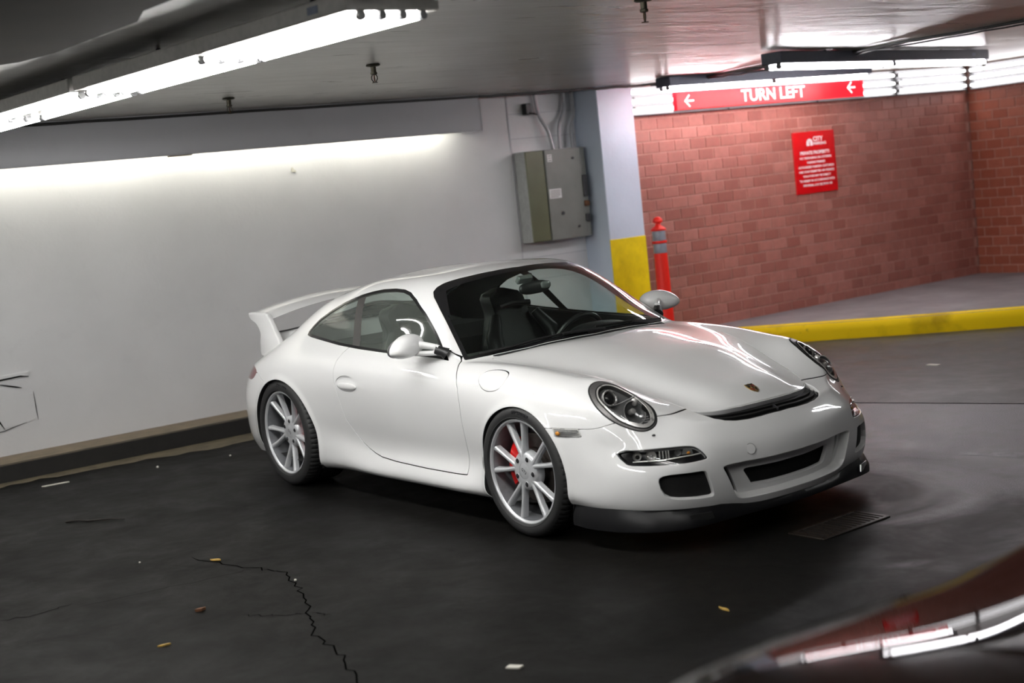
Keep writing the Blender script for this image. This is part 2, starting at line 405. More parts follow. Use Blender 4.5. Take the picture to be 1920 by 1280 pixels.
for k, s0 in enumerate((-4.20, -2.95, -1.7, -.45, .8, 2.05)):
    r = empty('cove_light', W(s0+.61, .16, 2.30), 'narrow white strip light hidden in the cove behind the grey fascia', 'light', 'strip lights in the cove')
    hb = MB(); wall_box(hb, s0, s0+1.22, .115, .205, 2.285, 2.34, .005); wchild(hb.build('housing', M['reflector']), r)
    tb = MB().cyl(W(s0+.012, .16, 2.262), W(s0+1.208, .16, 2.262), .013, seg=10); wchild(tb.build('tube', M['tube_cove']), r)
    for q in (.0, 1.22):
        sb = MB(); wall_box(sb, s0+q-.012, s0+q+.012, .14, .18, 2.246, 2.286, .003); wchild(sb.build('socket', M['socket']), r)
# dings, torn patch and cracks on the left wall
def blob(mb, s, z, rs, rz, d=.004, seed=0):
    rg = random.Random(seed); pl = [(rs*math.cos(a)*rg.uniform(.7, 1.1), rz*math.sin(a)*rg.uniform(.7, 1.1)) for a in [2*PI*k/10 for k in range(10)]]
    return mb.prism(pl, W(s, -.001, z), E1, (0, 0, 1), N1, d+.001)
mb = MB()
for i, (s, z, rs, rz) in enumerate(((-.42, .62, .012, .02), (.12, .66, .02, .012), (-.12, .88, .018, .012), (.9, 1.0, .012, .01), (-.42, .48, .012, .018), (1.3, .9, .01, .008), (-.5, .35, .02, .012))): blob(mb, s, z, rs, rz, .004, i)
tag(mb.build('wall_ding', M['wall'], wl), kind='stuff')
mb = MB(); mb.prism([(-.9, -.04), (-.57, -.035), (-.55, -.005), (-.56, .0), (-.9, -.005)], W(0, -.001, .71), E1, (0, 0, 1), N1, .008)
mb.build('torn_patch', M['wall'], wl, smooth=0)
mb = MB(); mb.prism([(-.95, .34), (-.78, .33), (-.60, .345), (-.545, .36), (-.545, .55), (-.62, .545), (-.68, .58), (-.75, .62), (-.95, .58)], W(0, -.001, 0), E1, (0, 0, 1), N1, .006)
mb.build('loose_patch', M['wall'], wl, smooth=0)
def strip(pts, w, up, off=0.):
    """flat ribbon along 3-D points"""
    P = [Vector(p) for p in pts]; up = Vector(up); vs = []; fs = []
    for i, p in enumerate(P):
        d = (P[min(i+1, len(P)-1)]-P[max(i-1, 0)]).normalized(); sd = d.cross(up).normalized()
        ww = w*(.35 if i in (0, len(P)-1) else 1)
        vs += [p+sd*ww/2+up*off, p-sd*ww/2+up*off]
    fs = [(2*i, 2*i+1, 2*i+3, 2*i+2) for i in range(len(P)-1)]; return vs, fs
mb = MB()
for pts, w in (([(-.95, .672), (-.75, .678), (-.62, .684), (-.56, .674)], .012), ([(-.80, .655), (-.72, .63), (-.66, .612), (-.62, .60)], .010), ([(-.82, .64), (-.88, .60), (-.93, .575)], .008),
               ([(-.543, .56), (-.54, .45), (-.535, .35)], .006), ([(-.62, .345), (-.72, .325), (-.78, .31), (-.9, .30)], .006), ([(-.78, .32), (-.81, .38), (-.84, .41), (-.93, .42)], .012)):
    mb.add(*strip([W(s, .0075, z) for s, z in pts], w, N1))
tag(mb.build('crack', M['crack'], wl, recalc=False), kind='stuff')
tag(MB().prism([(-.02, -.016), (.012, -.022), (.02, -.008), (.002, .004), (-.012, .022), (-.022, .008)], W(1.76, 0, 1.985), E1, (0, 0, 1), N1, .012).build('paint_flake', M['paper'], smooth=0),
    'pale peeling paint flake on the white wall below the fascia', 'paint flake')
o = MB(); wall_box(o, .62, .80, .24, .28, 2.156, 2.164); tag(o.build('bracket', M['ledge_top'], smooth=0), 'small tan metal bracket at the lower edge of the grey fascia', 'bracket')
# the pillar with its yellow foot
pl = MB(); wall_box(pl, 4.67, 5.09, -.15, .362, -.2, CEIL+.05, .006); pl = pl.build('column', M['column'], smooth=0); tag(pl, kind='structure')
o = MB(); wall_box(o, 4.668, 5.092, .355, .3655, -.15, 1.083, .002); o.build('yellow_band', M['yellow'], pl, smooth=0)
# block outlines on the wall behind the electrical panel
mb = MB()
for s0, s1, z in ((3.93, 4.66, 2.30), (3.93, 4.66, 2.08), (3.93, 4.66, 1.0), (3.93, 4.66, .80)): wall_box(mb, s0, s1, -.004, .004, z-.004, z+.004)
wall_box(mb, 3.92, 3.935, -.004, .006, .13, 2.47)
mb.build('block_joint', M['fascia'], wl, smooth=0)

# ------------------------------------------------------------------ brick walls
BL, BH, JT = .2, .109, .010
def brick_mesh(L, name):
    mb = MB(); mb.box((0, 0, 0), (.022, L-JT, BH-JT), None, .003); me = bpy.data.meshes.new(name); me.from_pydata(mb.v, [], mb.f); return me
def brick_wall(name, mat, P, R, length, z0, rows, phase, limit=300):
    """P(s, d, z): point on the wall; bricks sit proud of a recessed mortar bed"""
    mb = MB(); mb.box(P(length/2, -.115, 1.2), (.22, length, 2.75), R); wall = mb.build(name, M['mortar'], smooth=0); tag(wall, kind='structure')
    mf = brick_mesh(BL, 'brick'); mh = brick_mesh(BL/2, 'brick_half')
    for m_ in (mf, mh): m_.materials.append(mat)
    cells = []; rg = random.Random(11)
    for r in range(rows):
        s = 0. if (r+phase) % 2 == 0 else -BL/2
        while s < length-.02:
            L = BL; c = s+BL/2; me = mf
            if s < -.01: L = BL/2; c = BL/4; me = mh
            elif s+BL > length+.01: L = BL/2; c = s+BL/4; me = mh
            p = P(c, rg.uniform(-.0105, -.0075), z0+BH*(r+.5)); x, y, z = project(p)
            vis = 1180 < x < 1930 and y > 120 and not (y > 620) and x > 1194
            # hidden by the white car's roof and bonnet
            cells.append((-(1e4/z if vis else 0), p, me)); s += BL
    cells.sort(key=lambda c: c[0])
    seen = [c for c in cells if c[0] < 0][:limit]; rest = cells[len(seen):] if len(seen) == limit else [c for c in cells if c[0] == 0]
    Rm = R.to_4x4()
    for _, p, me in seen:
        o = bpy.data.objects.new('brick', me); COL.objects.link(o); o.parent = wall
        q = Rm.copy(); a = rg.uniform(-.006, .006); q = q @ Matrix.Rotation(a, 4, 'Z'); q.translation = p; o.matrix_local = q
    mb = MB()
    for _, p, me in rest: mb.add([R @ v.co + p for v in me.vertices], [tuple(f.vertices) for f in me.polygons])
    if rest: tag(mb.build('brickwork', mat, wall, smooth=0, recalc=False), kind='stuff')
    return wall
S_B0, S_B1 = 5.09, 10.15
brick_wall('wall_back', M['brick'], lambda s, d, z: W(S_B0+s, .205+d, z), RW, S_B1-S_B0, .085, 20, 0)
CORN = W(S_B1, .205, 0)
RS = Matrix((Vector((0, -1, 0)), Vector((1, 0, 0)), Vector((0, 0, 1)))).transposed()
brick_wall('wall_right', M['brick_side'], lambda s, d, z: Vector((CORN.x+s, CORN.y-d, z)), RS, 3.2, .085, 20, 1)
# raised walk in front of the brick wall with its yellow kerb
k0, k1, k2, k3 = Vector((-4.36, 4.50)), Vector((-3.80, 4.92)), Vector((-2.63, 5.77)), Vector((-1.97, 6.34))
k4 = k3 + (k3-k2)*3.4
curve = [k0, k1, (k1+k2)/2, k2, k3, (k3+k4)/2, k4]
walk = [(p.x, p.y) for p in curve] + [(k4.x, 9.5), (-4.6, 9.5), (-4.6, 4.3)]
sw = MB().prism(walk, (0, 0, -.2), (1, 0, 0), (0, 1, 0), (0, 0, 1), .304).build('sidewalk', M['sidewalk'], smooth=0); tag(sw, kind='structure')
mb = MB(); rg = random.Random(5); dense = []
for a, b in zip(curve[:-1], curve[1:]):
    m = max(2, int((b-a).length/.12))
    dense += [a+(b-a)*(i/m) for i in range(m)]
dense.append(curve[-1]); vs = []; fs = []
for i, p in enumerate(dense):
    d = (dense[min(i+1, len(dense)-1)]-dense[max(i-1, 0)]).normalized(); nn = Vector((d.y, -d.x))
    j = rg.uniform(-.006, .006); zb = floor_z(p.x, p.y)-.03
    prof = [(-.15, .104), (-.12, .1075), (-.012, .107), (.012+j*.5, .094), (.022+j, .03), (.026+j*1.5, zb)]
    for o_, z in prof: vs.append((p.x+nn.x*o_, p.y+nn.y*o_, z))
for i in range(len(dense)-1):
    for q in range(5): a = i*6+q; fs.append((a, a+6, a+7, a+1))
mb.add(vs, fs); mb.build('curb', M['curb'], sw, smooth=60)

# ------------------------------------------------------------------ fluorescent fixtures
def strip_fixture(name, label, p0, p1, lanes, tube_d, zt, house, mat_h, lit, group='ceiling strip lights', ztop=CEIL-.03, mat_t='tube', two=True, sticker=True, stems=True):
    """ceiling strip from p0 to p1 (xy); lanes: sideways offsets of the tubes; house: (side0, side1, z0, z1)"""
    a, b = Vector((*p0, 0)), Vector((*p1, 0)); d = (b-a).normalized(); L = (b-a).length; sd = d.cross(Vector((0, 0, 1)))   # sd: to the right of d
    root = empty(name, ((a.x+b.x)/2, (a.y+b.y)/2, zt), label, 'light', None)
    R = Matrix((d, -sd, Vector((0, 0, 1)))).transposed()
    at = lambda t, s, z: a + d*t + sd*s + Vector((0, 0, z))
    mb = MB(); s0, s1, z0, z1 = house
    mb.box(at(L/2, (s0+s1)/2, (z0+z1)/2), (L, abs(s1-s0), z1-z0), R, .006)
    wchild(mb.build('housing', M[mat_h]), root)
    if stems:
        for t in (.22*L, .78*L): wchild(MB().cyl(at(t, (s0+s1)/2, z1-.002), at(t, (s0+s1)/2, CEIL+.002), .012, seg=8).build('hanger', M['dark_metal']), root)
    if sticker:
        mb = MB(); mb.box(at(L*.91, s1 if abs(s1) > 0 and s1 > s0 else s0, (z0+z1)/2), (.07, .003, .028), R); wchild(mb.build('sticker', M['blue_ink'], smooth=0), root)
    spans = [(.03, L/2-.03), (L/2+.03, L-.03)] if two else [(.03, L-.03)]
    for li, s in enumerate(lanes):
        for k, (t0, t1) in enumerate(spans):
            on = lit[li] if not isinstance(lit[li], tuple) else lit[li][k]
            if on: wchild(MB().cyl(at(t0, s, zt), at(t1, s, zt), tube_d/2, seg=12).build('tube', M[mat_t]), root)
            for t in (t0-.012, t1+.012):
                mb = MB(); mb.box(at(t, s, zt+.014), (.022, tube_d*.9, .044), R, .004); mb.cyl(at(t-.011, s, zt-.002), at(t+.011, s, zt-.002), tube_d*.54, seg=10)
                wchild(mb.build('socket', M['socket']), root)
    return root
strip_fixture('ceiling_strip_light', 'long four-lane strip light on the ceiling beside the white car', (-1.30, -2.10), (1.06, -1.98), (.135, .045, -.045, -.135), .030, 2.335, (.205, -.205, 2.349, 2.415), 'housing', (1, 1, 1, 1))
strip_fixture('ceiling_strip_light', 'strip light with two lit tubes near the fascia, behind the long four-lane one', (-3.78, -2.20), (-1.36, -2.10), (.135, .045, -.045, -.135), .030, 2.335, (.205, -.205, 2.349, 2.415), 'housing', (1, 0, 0, 1), sticker=False)
strip_fixture('ceiling_strip_light', 'bluish strip light hanging in front of the brick wall, right of the sign', (-1.96, 3.30), (-2.60, 6.86), (.05, -.05), .034, 2.345, (.09, -.09, 2.366, 2.455), 'blue_housing', (1, 1), mat_t='tube_cool')
strip_fixture('ceiling_strip_light', 'dark strip light directly above the red turn sign', (-3.80, 3.92), (-3.70, 6.56), (.04, -.04), .034, 2.372, (.095, -.095, 2.385, 2.468), 'blue_housing', (1, 1), mat_t='tube_cool', sticker=False)
# unseen strips added overhead to brighten the car, walls and floor
strip_fixture('ceiling_strip_light', 'unseen strip light added in line with the row above the drive lane, two tubes lit', (1.45, -1.96), (3.81, -1.86), (.135, .045, -.045, -.135), .030, 2.335, (.205, -.205, 2.349, 2.415), 'housing', (1, 0, 0, 1))
for x0, lb in ((-3.4, 'added four-lane strip light of an unseen next row, nearest the ledge wall'), (.4, 'added four-lane strip light of an unseen next row, behind the photographer')):  # unseen row added to raise the light on walls and car side
    strip_fixture('ceiling_strip_light', lb, (x0, -5.45), (x0+2.36, -5.35), (.135, .045, -.045, -.135), .030, 2.335, (.205, -.205, 2.349, 2.415), 'housing', (1, 1, 1, 1), sticker=False)
strip_fixture('ceiling_strip_light', 'unseen strip light added over the drive lane to brighten the pillar side', (1.55, 3.1), (1.45, 5.5), (.05, -.05), .034, 2.345, (.13, -.13, 2.358, 2.44), 'blue_housing', (1, 1), sticker=False)  # unseen strip added to brighten pillar foot, bollard and driveway floor
# the bank of white reflectors along the top of the brick walls
def bank(name, label, P, R, L):
    root = empty(name, P(L/2, 0, 2.31), label, 'light')
    mb = MB(); prof = [(.01, 2.185), (.05, 2.185), (.055, 2.195), (.03, 2.225), (.03, 2.255), (.062, 2.268), (.03, 2.281), (.03, 2.335), (.062, 2.352), (.03, 2.369), (.03, 2.425), (.05, 2.45), (.01, 2.455)]
    vs = [P(s, d, z) for s in (0.004, L-.004) for d, z in prof]; n = len(prof)
    fs = [(i, i+1, n+i+1, n+i) for i in range(n-1)] + [(n-1, 0, n, 2*n-1), tuple(range(n)), tuple(range(2*n-1, n-1, -1))]
    wchild(mb.add(vs, fs).build('reflector', M['reflector'], smooth=20), root)
    for z in (2.235, 2.315, 2.40):
        wchild(MB().cyl(P(.03, .06, z), P(L-.03, .06, z), .0145, seg=10).build('tube', M['tube_bank']), root)
        for s in (.018, L-.018):
            mb = MB(); mb.box(P(s, .05, z), (.05, .022, .036), R, .003); wchild(mb.build('socket', M['reflector']), root)
    mb = MB()
    for s in (.06, L-.06):
        for z in (2.262, 2.352): mb.box(P(s, .068, z), (.012, .02, .012), R)
    wchild(mb.build('clip', M['dark_metal'], smooth=0), root)
    return root
sb = [(5.12, 6.38, 'white bank of tubes beside the pillar, behind the left arrow of the sign'), (6.40, 7.63, 'white bank of tubes hidden mostly by the red sign'), (7.65, 8.87, 'white bank of tubes on brick, right of the red sign'), (8.89, 10.07, 'white bank of tubes on brick ending at the wall corner')]
for s0, s1, lb in sb: bank('tube_bank', lb, lambda s, d, z, s0=s0: W(s0+s, .205+d, z), RW, s1-s0)
for x0, x1, lb in ((.07, 1.29, 'white bank of tubes on the side brick wall next to the corner'), (1.31, 2.53, 'white bank of tubes on the side brick wall farther from the corner')):
    bank('tube_bank', lb, lambda s, d, z, x0=x0: Vector((CORN.x+x0+s, CORN.y-d, z)), RS, x1-x0)
# ------------------------------------------------------------------ signs
RT = Matrix((E1, Vector((0, 0, 1)), N1)).transposed().to_4x4()       # text axes on a wall that faces the camera
def put(o, p, parent):
    m = RT.copy(); m.translation = p; o.parent = parent; o.matrix_parent_inverse = Matrix.Translation(parent.get('base', (0, 0, 0))).inverted(); o.matrix_basis = m; return o
sg0, sg1, zlo, zhi = Vector((-3.785, 4.03, 0)), Vector((-3.69, 6.48, 0)), 2.172, 2.337
ds = (sg1-sg0).normalized(); ns = Vector((ds.y, -ds.x, 0)); LS = (sg1-sg0).length
RSg = Matrix((ns, ds, Vector((0, 0, 1)))).transposed()
cs = (sg0+sg1)/2; root = empty('hanging_sign', (cs.x, cs.y, (zlo+zhi)/2), 'long red lit sign reading TURN LEFT with white arrows', 'sign')
mb = MB(); mb.box((cs.x, cs.y, (zlo+zhi)/2), (.05, LS, zhi-zlo), RSg, .004); wchild(mb.build('sign_box', M['sign_lit']), root)
mb = MB(); mb.box((cs.x+ns.x*.0, cs.y, zlo-.004), (.06, LS, .008), RSg); wchild(mb.build('sign_rail', M['reflector'], smooth=0), root)
mt = Matrix((ds, Vector((0, 0, 1)), ns)).transposed().to_4x4()
def on_sign(o, t, z, d=.0265):
    m = mt.copy(); m.translation = sg0 + ds*t + ns*d + Vector((0, 0, z)); o.parent = root; o.matrix_parent_inverse = Matrix.Translation(root['base']).inverted(); o.matrix_basis = m
on_sign(text_mesh('lettering', 'TURN', .150, M['sign_text'], extrude=.0008, bold=.0034, xscale=1.10, align='RIGHT'), LS*.505+.0, (zlo+zhi)/2)
on_sign(text_mesh('lettering', 'LEFT', .150, M['sign_text'], extrude=.0008, bold=.0034, xscale=1.10, align='LEFT'), LS*.505+.045, (zlo+zhi)/2)
def arrow(h):
    mb = MB(); w = .16*h
    def bar(p, q):
        p, q = Vector(p), Vector(q); d = (q-p).normalized(); s_ = Vector((-d.y, d.x))*w/2
        mb.prism([p-s_, q-s_, q+s_, p+s_], (0, 0, 0), (1, 0, 0), (0, 1, 0), (0, 0, 1), .0012)
    bar((-.5*h, 0), (.5*h, 0)); bar((-.5*h-.04*h, -.05*h), (.02*h, .5*h)); bar((-.54*h, .05*h), (.02*h, -.5*h))
    return mb.build('arrow', M['sign_text'], smooth=0)
on_sign(arrow(.105), LS*.063, (zlo+zhi)/2-.005); on_sign(arrow(.105), LS*.928, (zlo+zhi)/2+.01)
# City Parking notice on the brick wall
c = W(7.586, .222, 1.577); notice = empty('wall_sign', c, 'red metal private property notice mounted on the brick wall', 'sign')
mb = MB(); wall_box(mb, 7.586-.307, 7.586+.307, .205, .222, 1.577-.316, 1.577+.316, .003); wchild(mb.build('sign_plate', M['red_sign'], smooth=0), notice)
def on_notice(s, size, u, z, bold=.0, align='CENTER', xs=1., name='lettering', space=1.):
    put(text_mesh(name, s, size, M['white_ink'], extrude=.0006, bold=bold, align=align, xscale=xs, space=space), W(7.586+u, .2228, 1.577+z), notice)
on_notice('CITY', .066, -.015, .235, .0022, 'LEFT', 1.0)
on_notice('PARKING', .038, -.012, .188, .0016, 'LEFT', 1.12, space=1.08)
on_notice('PRIVATE PROPERTY:', .046, .0, .098, .0018, xs=1.06)
for k, (s, xs) in enumerate((('NO TRESPASSING OR LOITERING', 1.), ('PARKING PREMISES', 1.), ('AUTHORIZED PARKING CUSTOMERS', 1.), ('AND STAFF PERMITTED ON PREMISES', 1.), ('VIOLATORS MAY BE SUBJECT', 1.), ('TO ARREST IN ACCORDANCE WITH', 1.), ('NYS PENAL LAW SECTION 140', 1.))):
    on_notice(s, .0315, .005, .046-.0465*k, .0009, xs=xs)
mb = MB()                                   # the arched logo: a white half dome cut by dark spokes
outer = [(.047*math.cos(a), .052*math.sin(a)) for a in [PI*k/14 for k in range(15)]]
o0, ex, ey = W(7.586-.068, .2225, 1.577+.192), E1, Vector((0, 0, 1))
mb.prism([(-.047, -.022)] + [(x, y) for x, y in reversed(outer)] + [(.047, -.022)], o0, ex, ey, N1, .0006)
wchild(mb.build('logo', M['white_ink'], smooth=0), notice)
mb = MB()
for a in (60, 90, 120): 
    q = math.radians(a); d2 = Vector((math.cos(q), math.sin(q))); s2 = Vector((-d2.y, d2.x))*.0028; p, e = d2*.0-Vector((0, .022)), d2*.042
    mb.prism([p-s2, e-s2*.3, e+s2*.3, p+s2], o0+N1*.0006, ex, ey, N1, .0005)
wchild(mb.build('logo_spoke', M['red_sign'], smooth=0), notice)

# ------------------------------------------------------------------ electrical panel and conduits
pf = .17; s0, s1, z0, z1 = 3.97, 4.62, 1.14, 1.955       # front at pf from the wall
root = empty('electrical_panel', W(4.3, .1, 1.14), 'grey and olive electrical disconnect box mounted on the wall by the pillar', 'electrical box')
mb = MB(); wall_box(mb, s0-.02, s1, .003, pf-.012, z0, z1, .006); wchild(mb.build('enclosure', M['panel_light'], smooth=0), root)
mb = MB(); wall_box(mb, s0-.015, s0+.185, pf-.03, pf, z0+.003, z1-.003, .006); wchild(mb.build('side_strip', M['panel_olive'], smooth=0), root)
dr = MB(); wall_box(dr, s0+.19, s1-.055, pf-.03, pf+.012, z0-.002, z1-.002, .006); dr = wchild(dr.build('door', M['panel_grey'], smooth=0), root)
mb = MB(); wall_box(mb, s1-.052, s1+.004, pf-.035, pf-.004, z0+.0, z1-.004, .005); wchild(mb.build('edge_strip', M['panel_grey'], smooth=0), root)
def pchild(mb, name, mat, smooth=0):
    o = mb.build(name, mat, smooth=smooth); o.parent = dr; o.matrix_parent_inverse = Matrix.Translation(root['base']).inverted() @ Matrix(); return o
for zc, hz in ((1.60, .10), (1.44, .025), (1.31, .035)):
    mb = MB(); wall_box(mb, s1-.065, s1-.012, pf-.01, pf+.03, zc-hz, zc+hz, .006); wchild(mb.build('latch', M['rust' if zc == 1.44 else 'dark_metal'], smooth=0), root)
mb = MB(); wall_box(mb, s0+.20, s0+.335, pf+.012, pf+.0135, 1.515, 1.60); o = wchild(mb.build('label', M['sticker'], smooth=0), root)
mb = MB(); wall_box(mb, s0+.215, s0+.265, pf+.012, pf+.0135, 1.845, 1.91); wchild(mb.build('sticker', M['sticker'], smooth=0), root)
mb = MB()
for k in range(5): wall_box(mb, s0+.212, s0+.322-.02*(k == 4), pf+.0135, pf+.0142, 1.585-.014*k-.003, 1.585-.014*k+.001)
for k in range(3): wall_box(mb, s0+.222, s0+.258, pf+.0135, pf+.0142, 1.90-.02*k-.006, 1.90-.02*k)
wchild(mb.build('print', M['dark_metal'], smooth=0), root)
for s, z in ((s0+.33, 1.375), (s0+.50, 1.86), (s0+.50, 1.24)):
    mb = MB().cyl(W(s, pf+.005, z), W(s, pf+.020, z), .017 if z == 1.375 else .011, seg=12); wchild(mb.build('screw', M['dark_metal']), root)
def conduit(label, pts, r, mat='pipe'):
    P = [W(s, d, z) for s, d, z in pts]; rr = []
    for i in range(len(P)-1):                       # rounded bends
        for t in (0, .2, .4, .6, .8): rr.append(P[i].lerp(P[i+1], t))
    rr.append(P[-1])
    for _ in range(3): rr = [rr[0]] + [(rr[i-1]+rr[i]*2+rr[i+1])/4 for i in range(1, len(rr)-1)] + [rr[-1]]
    tag(MB().tube(rr, r, 10).build('conduit', M[mat]), label, 'pipe')
conduit('bent grey conduit entering the box top by the outlet', [(4.215, .04, CEIL), (4.235, .04, 2.27), (4.31, .08, 2.12), (4.33, .09, 1.955)], .016)
conduit('middle bent conduit of the three above the electrical box', [(4.54, .05, CEIL), (4.53, .05, 2.31), (4.42, .08, 2.16), (4.41, .09, 1.955)], .017)
conduit('bent conduit above the electrical box nearest the pillar', [(4.62, .06, CEIL), (4.63, .06, 2.25), (4.56, .08, 2.13), (4.56, .09, 1.955)], .017)
root = empty('outlet_box', W(4.12, .04, 2.33), 'small black outlet box on the wall above the electrical box', 'outlet')
mb = MB(); wall_box(mb, 4.09, 4.15, 0, .07, 2.285, 2.385, .006); wchild(mb.build('body', M['black_plastic'], smooth=0), root)
wchild(MB().tube([W(4.12, .07, 2.30), W(4.16, .09, 2.285), W(4.21, .06, 2.28)], .008, 6).build('cord', M['cable']), root)

# ------------------------------------------------------------------ bollard
bx, by = -3.90, 3.80; bz = floor_z(bx, by)
root = empty('bollard', (bx, by, bz), 'red plastic delineator post with grey bands beside the yellow pillar', 'bollard')
H = 1.262-bz
wchild(MB().lathe([(0, .0), (.20, .0), (.20, .025), (.12, .055), (.075, .07), (.071, .10), (.056, H-.13), (.056, H-.125)], (bx, by, bz), (0, 0, 1), 28).build('post', M['orange_plastic']), root)
for a, b in ((H-.325, H-.238), (H-.215, H-.125)):
    wchild(MB().lathe([(.0595, a), (.0605, a+.004), (.0585, b-.004), (.057, b)], (bx, by, bz), (0, 0, 1), 28).build('reflective_band', M['reflective_tape']), root)
wchild(MB().lathe([(.058, H-.240), (.067, H-.236), (.067, H-.219), (.057, H-.214)], (bx, by, bz), (0, 0, 1), 28).build('collar', M['orange_plastic']), root)
wchild(MB().lathe([(.056, H-.128), (.068, H-.124), (.069, H-.112), (.055, H-.098), (.030, H-.082), (.023, H-.068), (.024, H-.060), (.042, H-.052), (.045, H-.040), (.040, H-.022), (.022, H-.006), (0, H)], (bx, by, bz), (0, 0, 1), 28).build('cap', M['orange_plastic']), root)

# ------------------------------------------------------------------ sprinklers and cables
def sprinkler():
    root = empty('sprinkler', (0, 0, CEIL))
    MB().lathe([(0, 0), (.040, 0), (.044, -.006), (.036, -.012), (.018, -.014)], (0, 0, 0), (0, 0, 1), 20).build('escutcheon', M['brass'], root)
    MB().lathe([(.016, -.012), (.016, -.045), (.020, -.047), (.020, -.058), (.010, -.062), (0, -.062)], (0, 0, 0), (0, 0, 1), 12).build('body', M['brass'], root)
    mb = MB()
    for s in (-1, 1): mb.tube([(s*.010, 0, -.058), (s*.018, 0, -.072), (s*.018, 0, -.086), (s*.006, 0, -.104)], .0032, 6)
    mb.build('frame_arm', M['brass'], root)
    MB().lathe([(0, -.103), (.017, -.104), (.018, -.107), (0, -.108)], (0, 0, 0), (0, 0, 1), 14).build('deflector', M['brass'], root)
    MB().cyl((0, 0, -.06), (0, 0, -.10), .004, seg=8).build('bulb', M['rust'], root)
    return root
sp0 = sprinkler()
for i, (x, y, lb) in enumerate(((-1.78, -.31, 'dark brass sprinkler in mid ceiling between strip light and fascia'), (-3.50, -.41, 'small dark sprinkler close to the grey fascia'), (.50, -.25, 'dark sprinkler at the top edge of the photo'), (-3.85, 8.75, 'dark sprinkler in the far corner before the white tube banks'))):
    o = sp0 if i == 0 else copy_tree(sp0); o.location = (x, y, CEIL-.002); o.rotation_euler = (0, 0, .6+i); tag(o, lb, 'sprinkler', 'ceiling sprinklers')
def sag(pts, n=6, amp=.006, seed=0):
    rg = random.Random(seed); out = []
    for a, b in zip(pts[:-1], pts[1:]):
        a, b = Vector(a), Vector(b)
        for k in range(n): out.append(a.lerp(b, k/n)+Vector((rg.uniform(-1, 1)*amp, rg.uniform(-1, 1)*amp, -abs(rg.uniform(0, 1))*amp if k else 0)))
    out.append(Vector(pts[-1])); return out
zc = CEIL-.016
tag(MB().tube(sag([W(-3, .325, zc), W(0, .325, zc), W(3.42, .325, zc)], 14, .004, 1), .011, 7).build('ceiling_cable', M['cable']), 'thin black cable along the ceiling over the grey fascia', 'cable')
tag(MB().tube(sag([W(3.42, .325, zc), W(4.6, .38, zc), (-4.3, 4.12, zc), (-3.6, 4.40, zc-.004), (-2.6, 4.38, zc-.012), (-1.5, 4.36, zc-.004), (-.4, 4.40, zc), (1.2, 4.45, zc)], 10, .005, 2), .012, 7).build('ceiling_cable', M['cable']), 'black cable crossing the ceiling from the pillar past the sign', 'cable')
tag(MB().tube(sag([(-4.25, 4.2, zc-.012), (-3.5, 4.44, zc-.022), (-2.7, 4.44, zc-.03), (-1.9, 4.42, zc-.02), (-.9, 4.42, zc-.02), (.8, 4.5, zc)], 10, .009, 3), .007, 6).build('ceiling_cable', M['cable']), 'second thinner cable sagging under the one before the sign', 'cable')
tag(MB().box((-1.9, 4.50, CEIL-.008), (4.4, .10, .02), None, .003).build('ceiling_strip', M['ceiling'], smooth=0), 'flat painted cover strip on the ceiling along the two cables', 'strip')

# ------------------------------------------------------------------ floor details
rg = random.Random(21)
mb = MB()
def crk(pts, w, seed):
    r = random.Random(seed); out = []
    for a, b in zip(pts[:-1], pts[1:]):
        a, b = Vector((*a, 0)), Vector((*b, 0)); m = 7
        for k in range(m): out.append(a.lerp(b, k/m)+Vector((r.uniform(-1, 1), r.uniform(-1, 1), 0))*.018)
    out.append(Vector((*pts[-1], 0))); mb.add(*strip([(p.x, p.y, .0015) for p in out], w, (0, 0, 1)))
crk([(-1.25, -2.05), (-.76, -1.94), (-.54, -1.88), (-.2, -2.0), (.14, -2.14), (.42, -2.27), (.75, -2.34), (1.05, -2.45), (1.4, -2.62)], .0075, 1)
crk([(-.76, -1.94), (-.80, -2.2), (-.86, -2.5), (-.92, -2.75)], .003, 2)
crk([(-1.02, -3.07), (-.98, -2.92), (-1.0, -2.75)], .006, 3)
crk([(.14, -2.14), (.02, -2.26), (-.1, -2.33)], .005, 4); crk([(.14, -2.14), (.24, -2.09)], .005, 5)
tag(mb.build('crack', M['crack'], fl, recalc=False), kind='stuff')
mb = MB(); mb.add(*strip([(-1.6, 2.30, .0012), (-.79, 2.53, .0012), (.27, 2.86, .0012), (1.4, 3.2, -.0005)], .018, (0, 0, 1)))
mb.build('seam', M['crack'], fl, recalc=False)
vs = []; fs = []; n = 90
for i in range(n+1):
    s = -5+9.4*i/n; vs += [W(s, .38, .0022), W(s, .62+.10*math.sin(s*2.1)+rg.uniform(-.05, .05), .0012)]
for i in range(n): fs.append((2*i, 2*i+1, 2*i+3, 2*i+2))
o = MB().add(vs, fs).build('dirt_strip', M['dirt'], fl, recalc=False)
mb = MB(); mb.add(*strip([(.75, 1.52, .0012), (1.3, 1.70, .0012), (2.2, 1.98, .0012), (3.6, 2.40, .0012)], .16, (0, 0, 1)))
mb.build('painted_line', M['faded'], fl, recalc=False)
# drain grate in front of the car
root = empty('drain_grate', (1.15, .05, 0), 'rusty iron drain grate in the floor ahead of the white car', 'drain')
mb = MB()
for x in (1.055, 1.245): mb.box((x, .05, .003), (.022, .46, .008), None, .002)
for y in (-.17, .27): mb.box((1.15, y, .003), (.2, .022, .008), None, .002)
wchild(mb.build('frame', M['iron'], smooth=0), root)
for k in range(13): wchild(MB().box((1.15, -.142+k*.032, .0025), (.17, .014, .006)).build('bar', M['iron'], smooth=0), root)
mb = MB().box((1.15, .05, .0008), (.19, .44, .001)); wchild(mb.build('pit', M['void'], smooth=0), root)
